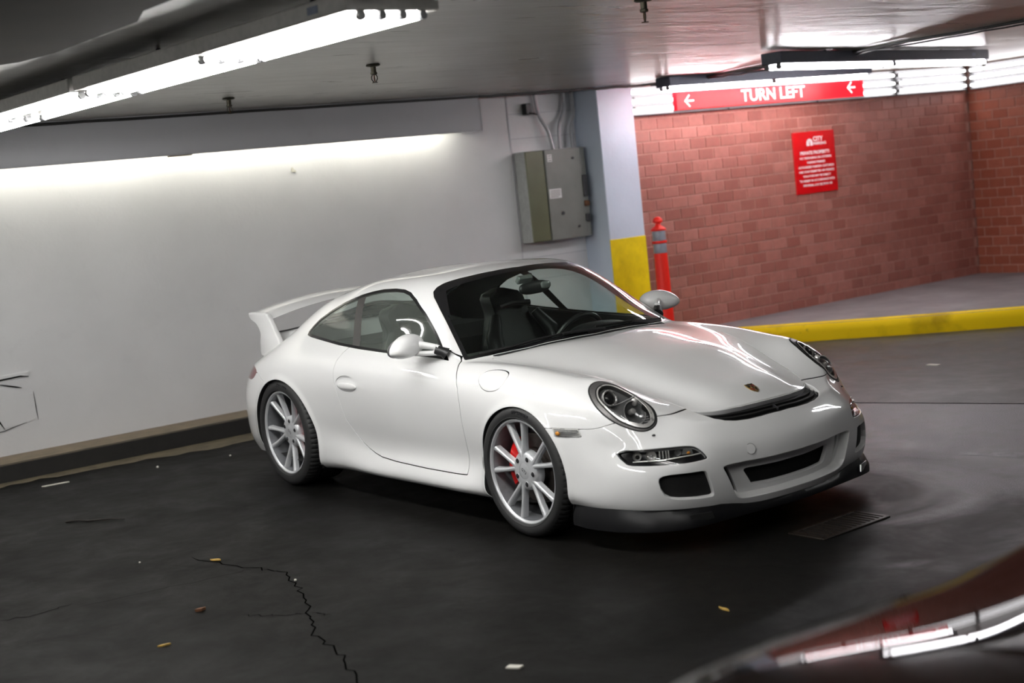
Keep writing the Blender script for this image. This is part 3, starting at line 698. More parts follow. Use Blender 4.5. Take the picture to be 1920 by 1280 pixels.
# scraps
def bit(name, label, cat, x, y, pl, h, mat, a=0.):
    ex = Vector((math.cos(a), math.sin(a), 0)); ey = Vector((-math.sin(a), math.cos(a), 0))
    mb = MB().prism(pl, (0, 0, 0), ex, ey, (0, 0, 1), h)
    for i, v in enumerate(mb.v): mb.v[i] = (v[0], v[1], v[2]+.25*h*math.sin(v[0]*90))
    tag(mb.build(name, M[mat], smooth=0, loc=(x, y, floor_z(x, y)+.001)), label, cat)
leafp = [(-.035, 0), (-.018, .010), (.004, .014), (.024, .008), (.036, 0), (.022, -.009), (0, -.012), (-.02, -.008)]
bit('leaf', 'small yellow dry leaf on the dark floor before the rear wheel', 'leaf', -1.09, -1.99, leafp, .006, 'leaf', .4)
bit('leaf', 'pale brown leaf scrap lowest on the floor at left', 'leaf', 0., -2.73, [(x*.75, y*.8) for x, y in leafp], .006, 'leaf', 1.2)
bit('leaf', 'yellow leaf on the floor near the dark car', 'leaf', 1.56, -1.12, [(x*1.0, y*.55) for x, y in leafp], .005, 'leaf', -.2)
bit('paper_scrap', 'white paper scrap on the driveway by the yellow kerb', 'litter', -1.34, 4.14, [(-.05, -.02), (.04, -.03), (.055, .015), (-.03, .03)], .008, 'paper', .3)
bit('paper_scrap', 'white paper scrap at the bottom edge of the photo', 'litter', 1.40, -2.01, [(-.03, -.012), (.025, -.014), (.03, .012), (-.026, .015)], .006, 'paper', .5)
bit('paper_scrap', 'white sliver of paper on the tan dirt by the ledge', 'litter', -4.10, -1.75, [(-.012, -.09), (.012, -.07), (.01, .09), (-.008, .08)], .006, 'paper', -.2)
bit('wood_chip', 'dark red wood chip on the floor left of the long crack', 'litter', -.33, -2.42, [(-.02, -.012), (.015, -.018), (.022, .01), (-.01, .018)], .012, 'rust', .7)
tag(MB().tube([(-2.80, -2.14, .006), (-2.74, -2.08, .010), (-2.68, -2.05, .007), (-2.58, -1.95, .009), (-2.5, -1.90, .006)], [.008, .006, .007, .005, .003], 6).build('twig', M['twig']), 'thin black twig lying on the floor left of the car', 'twig')
for i, (x, y, r, lb) in enumerate(((-.37, -1.93, .008, 'tiny white pebble beside the long crack'), (-3.9, -1.1, .012, 'white pebble on the tan dirt strip by the ledge'), (-3.75, -.62, .010, 'pale pebble on the dirt strip nearer the car'), (-1.42, -2.25, .007, 'small pale pebble left of the yellow leaf'))):
    tag(MB().ellipsoid((0, 0, r*.6), (r, r*.8, r*.7), None, 8, 6).build('pebble', M['paper'], loc=(x, y, .0)), lb, 'pebble', None)

# ================================================================== THE WHITE CAR
# half skin of the car, given by rows of points (x forward of the front axle, half width, height) from the sill up to the centre line
ROWS=[
[(-3.28,0,.22),(-3.40,0,.27),(-3.44,0,.36),(-3.46,0,.46),(-3.45,0,.55),(-3.42,0,.63),(-3.37,0,.70),(-3.33,0,.735),(-3.28,0,.765),(-3.23,0,.785),(-3.18,0,.80),(-3.13,0,.815),(-3.08,0,.83)],
[(-3.26,.33,.22),(-3.37,.34,.27),(-3.41,.345,.36),(-3.43,.35,.46),(-3.42,.35,.55),(-3.39,.345,.63),(-3.34,.34,.70),(-3.30,.33,.735),(-3.25,.31,.765),(-3.2,.28,.785),(-3.15,.22,.805),(-3.09,.13,.825),(-3.02,0,.85)],
[(-3.14,.60,.18),(-3.24,.61,.25),(-3.28,.61,.36),(-3.29,.61,.46),(-3.28,.605,.55),(-3.24,.60,.62),(-3.19,.58,.675),(-3.14,.55,.715),(-3.10,.51,.75),(-3.06,.45,.785),(-3.03,.36,.825),(-2.98,.21,.845),(-2.93,0,.88)],
[(-2.98,.755,.17),(-3.02,.78,.24),(-3.045,.785,.36),(-3.045,.785,.46),(-3.02,.785,.55),(-2.98,.775,.63),(-2.95,.75,.69),(-2.93,.71,.735),(-2.91,.66,.77),(-2.9,.58,.82),(-2.86,.44,.85),(-2.83,.26,.875),(-2.81,0,.925)],
[(-2.82,.82,.17),(-2.83,.85,.25),(-2.84,.862,.36),(-2.84,.866,.46),(-2.83,.865,.55),(-2.81,.855,.63),(-2.79,.83,.705),(-2.77,.78,.755),(-2.75,.715,.795),(-2.73,.63,.838),(-2.71,.48,.89),(-2.68,.28,.925),(-2.66,0,.985)],
[(-2.60,.83,.17),(-2.61,.875,.25),(-2.61,.89,.36),(-2.61,.896,.46),(-2.60,.896,.56),(-2.60,.888,.65),(-2.59,.862,.735),(-2.57,.81,.80),(-2.55,.74,.855),(-2.53,.655,.905),(-2.51,.53,.965),(-2.48,.31,1.03),(-2.46,0,1.075)],
[(-2.36,.83,.15),(-2.36,.878,.25),(-2.36,.895,.36),(-2.36,.902,.46),(-2.36,.903,.57),(-2.36,.896,.67),(-2.36,.868,.76),(-2.36,.81,.835),(-2.35,.745,.90),(-2.34,.665,.975),(-2.31,.55,1.06),(-2.27,.32,1.125),(-2.25,0,1.16)],
[(-2.10,.82,.135),(-2.1,.862,.20),(-2.1,.875,.35),(-2.1,.884,.46),(-2.1,.888,.57),(-2.1,.884,.68),(-2.1,.856,.775),(-2.1,.80,.85),(-2.1,.735,.92),(-2.1,.665,1.005),(-2.09,.56,1.102),(-2.06,.33,1.178),(-2.04,0,1.208)],
[(-1.80,.785,.135),(-1.8,.848,.185),(-1.8,.845,.33),(-1.8,.858,.45),(-1.8,.87,.57),(-1.8,.872,.68),(-1.8,.848,.775),(-1.8,.80,.845),(-1.8,.745,.91),(-1.8,.675,1.02),(-1.8,.57,1.148),(-1.79,.35,1.215),(-1.78,0,1.242)],
[(-1.45,.76,.125),(-1.45,.848,.172),(-1.45,.824,.29),(-1.45,.838,.43),(-1.45,.862,.57),(-1.45,.868,.68),(-1.45,.848,.77),(-1.45,.805,.83),(-1.45,.76,.885),(-1.45,.69,1.02),(-1.45,.578,1.163),(-1.42,.36,1.233),(-1.40,0,1.255)],
[(-1.1,.76,.125),(-1.1,.848,.172),(-1.1,.820,.29),(-1.1,.832,.42),(-1.1,.855,.56),(-1.1,.862,.67),(-1.1,.843,.76),(-1.1,.80,.815),(-1.1,.755,.87),(-1.1,.675,1.02),(-1.1,.57,1.15),(-1.04,.34,1.213),(-1.0,0,1.228)],
[(-.8,.76,.125),(-.8,.848,.172),(-.8,.817,.29),(-.8,.828,.42),(-.8,.85,.56),(-.8,.858,.67),(-.8,.84,.75),(-.8,.795,.805),(-.8,.75,.85),(-.815,.69,.93),(-.83,.64,1.00),(-.72,.36,1.05),(-.66,0,1.06)],
[(-.64,.76,.125),(-.64,.848,.172),(-.64,.817,.29),(-.64,.828,.42),(-.64,.85,.56),(-.64,.857,.665),(-.64,.84,.74),(-.64,.797,.79),(-.64,.758,.825),(-.645,.735,.845),(-.65,.705,.87),(-.50,.395,.898),(-.44,0,.908)],
[(-.58,.76,.125),(-.58,.848,.172),(-.58,.817,.29),(-.58,.828,.42),(-.58,.85,.56),(-.58,.856,.66),(-.58,.84,.735),(-.58,.80,.785),(-.58,.765,.81),(-.58,.74,.82),(-.57,.718,.828),(-.44,.40,.852),(-.38,0,.862)],
[(-.5,.76,.125),(-.5,.846,.174),(-.5,.818,.29),(-.5,.83,.42),(-.5,.852,.56),(-.5,.855,.66),(-.5,.84,.732),(-.5,.80,.78),(-.5,.765,.805),(-.49,.735,.815),(-.48,.69,.815),(-.37,.38,.845),(-.31,0,.853)],
[(-.25,.78,.13),(-.25,.842,.19),(-.25,.832,.30),(-.25,.842,.42),(-.25,.858,.55),(-.25,.855,.64),(-.25,.838,.71),(-.25,.80,.765),(-.25,.75,.80),(-.25,.70,.81),(-.24,.62,.803),(-.17,.35,.832),(-.13,0,.840)],
[(0,.80,.15),(0,.845,.23),(0,.855,.31),(0,.862,.42),(0,.868,.54),(0,.86,.62),(0,.838,.69),(0,.79,.75),(0,.735,.783),(0,.675,.792),(.02,.58,.775),(.05,.32,.797),(.07,0,.808)],
[(.25,.80,.18),(.25,.845,.23),(.25,.855,.31),(.25,.86,.42),(.25,.86,.53),(.25,.848,.60),(.25,.82,.67),(.25,.77,.73),(.25,.715,.757),(.25,.65,.764),(.25,.52,.733),(.27,.30,.752),(.28,0,.762)],
[(.45,.80,.165),(.45,.84,.22),(.45,.848,.30),(.45,.842,.41),(.45,.828,.51),(.46,.81,.59),(.46,.778,.655),(.45,.72,.71),(.44,.67,.735),(.44,.61,.735),(.46,.475,.672),(.47,.28,.69),(.48,0,.70)],
[(.60,.77,.155),(.625,.80,.21),(.635,.81,.30),(.632,.795,.39),(.62,.77,.47),(.62,.755,.525),(.615,.73,.575),(.612,.695,.622),(.612,.65,.648),(.62,.59,.652),(.63,.43,.615),(.64,.25,.64),(.65,0,.655)],
[(.74,.68,.145),(.77,.71,.20),(.782,.722,.29),(.78,.71,.375),(.755,.685,.445),(.735,.66,.485),(.72,.635,.525),(.712,.60,.555),(.71,.565,.575),(.715,.53,.59),(.72,.40,.58),(.74,.22,.60),(.745,0,.615)],
[(.845,.54,.14),(.87,.565,.195),(.885,.575,.28),(.885,.57,.365),(.868,.55,.43),(.85,.53,.47),(.83,.51,.503),(.815,.485,.53),(.808,.455,.548),(.80,.42,.555),(.79,.33,.563),(.79,.18,.578),(.79,0,.588)],
[(.905,.34,.135),(.93,.345,.19),(.945,.35,.27),(.945,.35,.355),(.935,.345,.42),(.92,.335,.455),(.90,.32,.485),(.882,.30,.51),(.868,.28,.527),(.855,.255,.54),(.842,.21,.552),(.832,.12,.562),(.825,0,.568)],
[(.945,.17,.13),(.965,.17,.185),(.98,.17,.265),(.98,.17,.35),(.968,.165,.41),(.95,.16,.447),(.928,.15,.477),(.908,.14,.502),(.892,.13,.52),(.88,.115,.533),(.868,.09,.545),(.858,.05,.553),(.85,0,.557)],
[(.955,0,.13),(.975,0,.185),(.99,0,.265),(.99,0,.348),(.978,0,.41),(.96,0,.445),(.938,0,.475),(.918,0,.50),(.903,0,.517),(.892,0,.528),(.882,0,.538),(.873,0,.545),(.865,0,.55)],
]
def smooth_spline(t,Y,lam):
    """Reinsch smoothing cubic spline: t (n), Y (n,m). returns g (n,m), gamma second derivs (n,m)"""
    n=len(t);h=np.diff(t)
    Q=np.zeros((n,n-2));R=np.zeros((n-2,n-2))
    for j in range(n-2):
        Q[j,j]=1/h[j];Q[j+1,j]=-1/h[j]-1/h[j+1];Q[j+2,j]=1/h[j+1]
        R[j,j]=(h[j]+h[j+1])/3
        if j<n-3: R[j,j+1]=R[j+1,j]=h[j+1]/6
    gam=np.linalg.solve(R+lam*Q.T@Q,Q.T@Y)
    g=Y-lam*Q@gam
    G=np.zeros_like(Y);G[1:-1]=gam
    return g,G
def ev(t,g,G,s):
    i=np.clip(np.searchsorted(t,s)-1,0,len(t)-2);h=t[i+1]-t[i]
    a=((t[i+1]-s)/h)[:,None];b=((s-t[i])/h)[:,None];h=h[:,None]
    return a*g[i]+b*g[i+1]+((a**3-a)*G[i]+(b**3-b)*G[i+1])*h*h/6
def surface(rows,nu,nv,lu=2e-6,lv=4e-7):
    D=np.array(rows,float); NC=D.shape[1]              # (R,13,3)
    M=np.array([1,-1,1.])
    D=np.concatenate([D,(D[:,-2:-5:-1])*M],1)       # mirror over the centreline
    D=np.concatenate([(D[3:0:-1])*M,D,(D[-2:-5:-1])*M],0)
    nr,nc=D.shape[:2]
    # parameters: mean chord lengths
    tu=np.concatenate([[0],np.cumsum(np.linalg.norm(np.diff(D[:,:NC-3],axis=0),axis=2).mean(1))])
    tv=np.concatenate([[0],np.cumsum(np.linalg.norm(np.diff(D[3:-3],axis=1),axis=2).mean(0))])
    v0=0;v1=tv[NC-1];u0=tu[3];u1=tu[nr-4]
    # along v
    Y=D.transpose(1,0,2).reshape(nc,-1)
    g,G=smooth_spline(tv,Y,lv); S=ev(tv,g,G,np.linspace(v0,v1,nv)).reshape(nv,nr,3)
    Y=S.transpose(1,0,2).reshape(nr,-1)
    g,G=smooth_spline(tu,Y,lu)
    # u samples: uniform in arclength parameter
    S=ev(tu,g,G,np.linspace(u0,u1,nu)).reshape(nu,nv,3)
    S[:,-1,1]=0; S[0,:,1]=0; S[-1,:,1]=0
    return S

class Skin:
    """triangles with smooth normals; F: how deep the cut edge at a vertex is turned in"""
    def __init__(s, V, N, T, F=None): s.V, s.N, s.T = V, N, T; s.F = np.zeros(len(V)) if F is None else F
def skin_grid(S):
    nu, nv = S.shape[:2]
    N = np.cross(np.gradient(S, axis=0), np.gradient(S, axis=1)); ln = np.linalg.norm(N, axis=2, keepdims=True)
    N = N/np.maximum(ln, 1e-12)
    # borders on the centre plane are mirrored: no sideways component
    for sl in ((slice(None), -1), (0, slice(None)), (-1, slice(None))):
        N[sl][..., 1] = 0; N[sl] /= np.maximum(np.linalg.norm(N[sl], axis=-1, keepdims=True), 1e-9)
    c = np.array([-1.2, 0, .45]); 
    if ((S-c)*N).sum(2).mean() < 0: N = -N
    for k in range(1, 6):               # the fan corner at the nose
        N[-k, -6:] = N[-k, -7]
    idx = np.arange(nu*nv).reshape(nu, nv); a, b, c_, d = idx[:-1, :-1].ravel(), idx[1:, :-1].ravel(), idx[1:, 1:].ravel(), idx[:-1, 1:].ravel()
    T = np.concatenate([np.stack([a, b, c_], 1), np.stack([a, c_, d], 1)])
    V = S.reshape(-1, 3); N = N.reshape(-1, 3)
    n0 = np.cross(V[T[:, 1]]-V[T[:, 0]], V[T[:, 2]]-V[T[:, 0]])
    if (n0*N[T[:, 0]]).sum() < 0: T = T[:, ::-1]
    return Skin(V, N, T.copy())
def clip(S, phi, fl=0.):
    """keep where phi >= 0; the new edge gets the flange depth fl"""
    p = np.asarray(phi(S.V) if callable(phi) else phi, float); assert len(p) == len(S.V); p = np.where(np.abs(p) < 1e-7, 1e-7, p); ins = p >= 0; k = ins[S.T].sum(1)
    full = S.T[k == 3]; one = S.T[k == 1]; two = S.T[k == 2]
    def roll(t, first):                # rotate so that the odd vertex comes first
        m = ins[t] if first else ~ins[t]; r = m.argmax(1); i = np.arange(len(t))
        return np.stack([t[i, r], t[i, (r+1) % 3], t[i, (r+2) % 3]], 1)
    one = roll(one, True) if len(one) else one.reshape(0, 3); two = roll(two, False) if len(two) else two.reshape(0, 3)
    E = np.concatenate([one[:, [0, 1]], one[:, [0, 2]], two[:, [0, 1]], two[:, [0, 2]]])
    n = len(S.V)
    if len(E):
        Es = np.sort(E, 1); key = Es[:, 0].astype(np.int64)*n+Es[:, 1]; uk, inv = np.unique(key, return_inverse=True)
        i, j = uk//n, uk % n; t = (p[i]/(p[i]-p[j]))[:, None]
        nV = S.V[i]*(1-t)+S.V[j]*t; nN = S.N[i]*(1-t)+S.N[j]*t; nN /= np.maximum(np.linalg.norm(nN, axis=1, keepdims=True), 1e-9)
        nF = np.full(len(uk), fl, float)
        m1, m2 = len(one), len(two); q = inv+n
        o1, o2, t1, t2 = q[:m1], q[m1:2*m1], q[2*m1:2*m1+m2], q[2*m1+m2:]
        T = np.concatenate([full, np.stack([one[:, 0], o1, o2], 1), np.stack([t1, two[:, 1], two[:, 2]], 1), np.stack([t1, two[:, 2], t2], 1)])
        V = np.concatenate([S.V, nV]); N = np.concatenate([S.N, nN]); F = np.concatenate([S.F, nF])
    else: T, V, N, F = full, S.V, S.N, S.F
    us, inv = np.unique(T, return_inverse=True)
    return Skin(V[us], N[us], inv.reshape(-1, 3), F[us])
def offset(S, d): return Skin(S.V+S.N*d, S.N, S.T, S.F)
GAP = ((0, 0, 0), (.0006, .0008, .5), (.0009, .0028, .85), (.0009, 1., 1.))      # (towards the gap, down, turn of the normal); last depth = F
def flange(S, prof=GAP):
    e = np.concatenate([S.T[:, [0, 1]], S.T[:, [1, 2]], S.T[:, [2, 0]]]); n = len(S.V); o = np.concatenate([S.T[:, 2], S.T[:, 0], S.T[:, 1]])
    k = np.sort(e, 1); key = k[:, 0].astype(np.int64)*n+k[:, 1]; _, inv, cnt = np.unique(key, return_inverse=True, return_counts=True)
    m = (cnt[inv] == 1) & (S.F[e[:, 0]] > 0) & (S.F[e[:, 1]] > 0); e = e[m]; o = o[m]
    if not len(e): return None
    d = S.V[e[:, 1]]-S.V[e[:, 0]]; nn = S.N[e].mean(1); t = np.cross(d, nn); out = ((S.V[e].mean(1)-S.V[o])*t).sum(1) < 0; t[out] *= -1
    t /= np.maximum(np.linalg.norm(t, axis=1, keepdims=True), 1e-9)
    us, inv = np.unique(e, return_inverse=True); inv = inv.reshape(-1, 2); Tt = np.zeros((len(us), 3)); np.add.at(Tt, inv[:, 0], t); np.add.at(Tt, inv[:, 1], t)
    Tt /= np.maximum(np.linalg.norm(Tt, axis=1, keepdims=True), 1e-9); V0, N0, F0 = S.V[us], S.N[us], S.F[us][:, None]
    Vs, Ns = [], []
    for s_, d_, w in prof:
        Vs.append(V0+Tt*s_*np.minimum(1, F0/.012)-N0*(F0 if d_ == 1. else np.minimum(d_*np.maximum(1, F0/.03), F0*.6))); q = N0*(1-w)+Tt*w; Ns.append(q/np.maximum(np.linalg.norm(q, axis=1, keepdims=True), 1e-9))
    m = len(us); Q = []
    for r in range(len(prof)-1): Q += [np.stack([inv[:, 0]+r*m, inv[:, 1]+r*m, inv[:, 1]+(r+1)*m], 1), np.stack([inv[:, 0]+r*m, inv[:, 1]+(r+1)*m, inv[:, 0]+(r+1)*m], 1)]
    V, N, T = np.concatenate(Vs), np.concatenate(Ns), np.concatenate(Q)
    fn = np.cross(V[T[:, 1]]-V[T[:, 0]], V[T[:, 2]]-V[T[:, 0]]); f = (fn*N[T].mean(1)).sum(1) < 0; T[f] = T[f][:, ::-1]
    return Skin(V, N, T)
def emit(name, mat, parent, pieces, sides='RL', prof=GAP, jamb=True):
    """pieces of the right half (and of the mirrored left half) as ONE mesh"""
    Vs, Ns, Ts, Ms = [], [], [], []; b = 0
    for S in pieces if isinstance(pieces, (list, tuple)) else [pieces]:
        for P in (S, flange(S, prof)):
            if P is None or not len(P.T): continue
            for sd in sides:
                k = np.array([1, -1, 1.]) if sd == 'R' else np.ones(3)
                Vs.append(P.V*k); Ns.append(P.N*k); Ts.append((P.T[:, ::-1] if sd == 'R' else P.T)+b); b += len(P.V)
                mi = np.zeros(len(P.T), np.int32)
                if P is not S and prof is GAP and jamb: mi[len(mi)*2//3:] = 1       # the depth of a shut line is coloured black for the shade inside
                Ms.append(mi)
    V, N, T = np.concatenate(Vs), np.concatenate(Ns), np.concatenate(Ts)
    me = bpy.data.meshes.new(name); me.vertices.add(len(V)); me.vertices.foreach_set('co', V.astype(np.float32).ravel())
    me.loops.add(len(T)*3); me.loops.foreach_set('vertex_index', T.astype(np.int32).ravel())
    me.polygons.add(len(T)); me.polygons.foreach_set('loop_start', np.arange(0, len(T)*3, 3, dtype=np.int32)); me.polygons.foreach_set('use_smooth', np.ones(len(T), bool))
    me.materials.append(mat); me.materials.append(M['black_rubber']); me.polygons.foreach_set('material_index', np.concatenate(Ms)); me.update(); me.normals_split_custom_set_from_vertices(N.tolist())
    return wchild(link(name, me), parent)
def catmull(P, n=6):
    P = np.array(P, float); m = len(P); out = []
    for i in range(m):
        a, b, c, d = P[i-1], P[i], P[(i+1) % m], P[(i+2) % m]
        for k in range(n):
            t = k/n; out.append(.5*((2*b)+(c-a)*t+(2*a-5*b+4*c-d)*t*t+(3*b-a-3*c+d)*t**3))
    return np.array(out)
def sdf(P, poly):
    """signed distance to a closed polygon, positive inside"""
    A = np.array(poly, float); B = np.roll(A, -1, 0); d2 = np.full(len(P), 1e9); ins = np.zeros(len(P), bool)
    for a, b in zip(A, B):
        e = b-a; w = P-a; t = np.clip((w @ e)/max(e @ e, 1e-12), 0, 1)[:, None]; q = w-e*t; d2 = np.minimum(d2, (q*q).sum(1))
        c = (a[1] > P[:, 1]) != (b[1] > P[:, 1])
        if c.any(): ins ^= c & (P[:, 0] < (b[0]-a[0])*(P[:, 1]-a[1])/((b[1]-a[1]) if b[1] != a[1] else 1e-12)+a[0])
    return np.where(ins, 1, -1)*np.sqrt(d2)
AX = {'plan': (0, 1), 'side': (0, 2), 'front': (1, 2)}
def region(V, plane, poly, roi, margin=.08):
    ax = AX[plane] if isinstance(plane, str) else None
    P = V[:, ax] if ax else np.stack([(V-plane[0]) @ plane[1], (V-plane[0]) @ plane[2]], 1)
    A = np.array(poly); m = roi(V) & (P[:, 0] > A[:, 0].min()-margin) & (P[:, 0] < A[:, 0].max()+margin) & (P[:, 1] > A[:, 1].min()-margin) & (P[:, 1] < A[:, 1].max()+margin)
    out = np.full(len(V), -margin); out[m] = np.maximum(sdf(P[m], A), -margin); return out
def plane_fit(pts, near):
    P = np.array(pts, float); c = P.mean(0); _, _, vh = np.linalg.svd(P-c); e1, e2, n = vh
    if n @ np.array(near) < 0: n = -n
    if e1[0] < 0: e1 = -e1
    e2 = np.cross(n, e1); return (c, e1, e2, n), np.stack([(P-c) @ e1, (P-c) @ e2], 1)

car = empty('sports_car', (-1.2, 0, 0), 'white two-door sports car with rear wing parked in the middle', 'car')
G = surface(ROWS, 640, 290)
# lips around the wheel openings
AF, AR = (0., .297, .345), (-2.338, .300, .366)
for cx, cz, r in (AF, AR):
    dd = np.hypot(G[..., 0]-cx, G[..., 2]-cz)-r
    G[..., 1] += np.where(G[..., 1] > .5, .007*np.exp(-(np.maximum(dd, 0)/.022)**2)*(G[..., 2] > .12), 0)
BASE = skin_grid(G)
# ---- outlines on the skin
HOOD = [(-.335, -.08), (-.335, 0), (-.345, .15), (-.385, .35), (-.43, .52), (-.460, .59), (-.466, .615), (-.452, .632), (-.33, .637), (-.20, .631), (-.053, .612), (.09, .564), (.225, .521), (.34, .488), (.436, .463), (.563, .436), (.66, .405), (.712, .378), (.738, .350), (.762, .310), (.785, .25), (.803, .165), (.811, .08), (.813, 0), (.813, -.08)]
VENT = [(.700, .392), (.726, .372), (.745, .347), (.768, .308), (.790, .25), (.808, .165), (.816, .08), (.818, 0), (.818, -.08), (.898, -.08), (.898, 0), (.892, .12), (.884, .2), (.871, .272), (.855, .322), (.824, .360), (.77, .381)]
WS = [(-.564, .727), (-.63, .701), (-.699, .677), (-.81, .641), (-.921, .606), (-1.02, .571), (-1.055, .548), (-1.066, .515), (-1.062, .47), (-1.045, .40), (-1.025, .318), (-1.0, .17), (-.988, 0), (-.988, -.08), (-.372, -.08), (-.372, 0), (-.388, .2), (-.432, .42), (-.50, .60), (-.545, .70)]
COWL = [(-.336, -.08), (-.336, 0), (-.346, .15), (-.386, .35), (-.431, .52), (-.461, .59), (-.480, .603), (-.498, .60), (-.430, .42), (-.386, .2), (-.370, 0), (-.370, -.08)]
DLO = [(-2.185, .918), (-2.192, .94), (-2.175, .970), (-2.141, 1.006), (-2.045, 1.057), (-1.927, 1.1), (-1.75, 1.142), (-1.64, 1.160), (-1.525, 1.172), (-1.403, 1.175), (-1.30, 1.170), (-1.22, 1.155), (-1.131, 1.120), (-1.007, 1.050), (-.894, .972), (-.769, .887), (-.655, .822), (-.72, .829), (-.80, .834), (-1.054, .841), (-1.256, .847), (-1.537, .860), (-1.76, .874), (-2.033, .899), (-2.13, .908)]
DOOR = [(-.60, .84), (-.545, .79), (-.505, .745), (-.480, .70), (-.470, .617), (-.480, .45), (-.504, .25), (-.60, .247), (-.873, .247), (-1.185, .255), (-1.33, .265), (-1.40, .280), (-1.46, .300), (-1.517, .328), (-1.58, .385), (-1.636, .457), (-1.672, .61), (-1.700, .695), (-1.706, .746), (-1.695, .796), (-1.665, .84), (-1.63, .872), (-1.54, .90), (-1.2, .88), (-.70, .87)]
BPIL = [(-1.79, 1.16), (-1.60, .85), (-1.52, .85), (-1.71, 1.18)]
RWIN = [(-1.80, -.08), (-1.80, .25), (-1.83, .40), (-1.90, .46), (-2.10, .485), (-2.35, .50), (-2.50, .47), (-2.575, .38), (-2.60, .2), (-2.60, -.08)]
FOG = catmull([(.612, .78, .454), (.645, .757, .466), (.7, .718, .466), (.783, .628, .468), (.845, .545, .464), (.874, .515, .447), (.900, .493, .408), (.896, .51, .394), (.861, .6, .393), (.786, .695, .395), (.691, .762, .398), (.650, .776, .418)], 4)
INTAKE = [(.707, .325), (.703, .342), (.690, .351), (.662, .355), (.60, .354), (.535, .353), (.517, .349), (.511, .338), (.483, .242), (.482, .231), (.492, .225), (.56, .227), (.635, .236), (.668, .244), (.690, .262), (.703, .29)]
RECESS = [(-.08, .352), (.10, .354), (.214, .354), (.313, .357), (.41, .357), (.428, .352), (.431, .343), (.374, .214), (.36, .196), (.335, .186), (.295, .181), (.216, .181), (.1, .180), (-.08, .180)]
GRILLE = [(-.08, .309), (.0, .309), (.081, .308), (.27, .314), (.287, .311), (.288, .300), (.250, .237), (.24, .229), (.14, .224), (-.08, .222)]
SLIT = [(.398, .338), (.372, .341), (.317, .207), (.331, .203)]
MARK = [(.262, .558), (.424, .560), (.446, .524), (.300, .516)]
FUEL = catmull([(-.329, .747), (-.331, .770), (-.303, .787), (-.242, .794), (-.175, .790), (-.136, .777), (-.129, .747), (-.158, .712), (-.22, .699), (-.273, .707), (-.308, .728)], 4)
HANDLE = [(-1.565+.112*math.cos(a), .672+.047*math.sin(a)) for a in [2*PI*k/40 for k in range(40)]]
TAIL = catmull([(-2.66, .690), (-2.715, .650), (-2.80, .640), (-2.95, .645), (-3.10, .655), (-3.18, .675), (-3.10, .705), (-2.95, .722), (-2.78, .722), (-2.70, .712)], 4)
HLO = catmull([(.393, .713, .735), (.386, .682, .747), (.398, .648, .751), (.435, .622, .746), (.50, .605, .728), (.56, .592, .704), (.61, .580, .672), (.648, .570, .635), (.680, .574, .600), (.700, .589, .570), (.707, .612, .551), (.702, .641, .538), (.687, .67, .536), (.661, .698, .544), (.622, .73, .565), (.585, .751, .588), (.54, .764, .617), (.495, .766, .648), (.451, .757, .682), (.413, .738, .714)], 4)
HLI = catmull([(.452, .722, .706), (.437, .696, .727), (.440, .660, .736), (.467, .628, .728), (.52, .608, .706), (.579, .592, .676), (.640, .583, .635), (.677, .587, .600), (.693, .603, .571), (.693, .636, .553), (.677, .666, .553), (.647, .698, .568), (.605, .727, .592), (.564, .739, .622), (.525, .743, .651), (.484, .740, .681)], 4)
side_roi = lambda V: V[:, 1] > .42
ffog, PFOG = plane_fit(FOG, (1, .5, .2)); fhl, PHLO = plane_fit(HLO, (.7, .2, .7))
PHLI = np.stack([(HLI-fhl[0]) @ fhl[1], (HLI-fhl[0]) @ fhl[2]], 1)
front = lambda V: V[:, 0] > .55
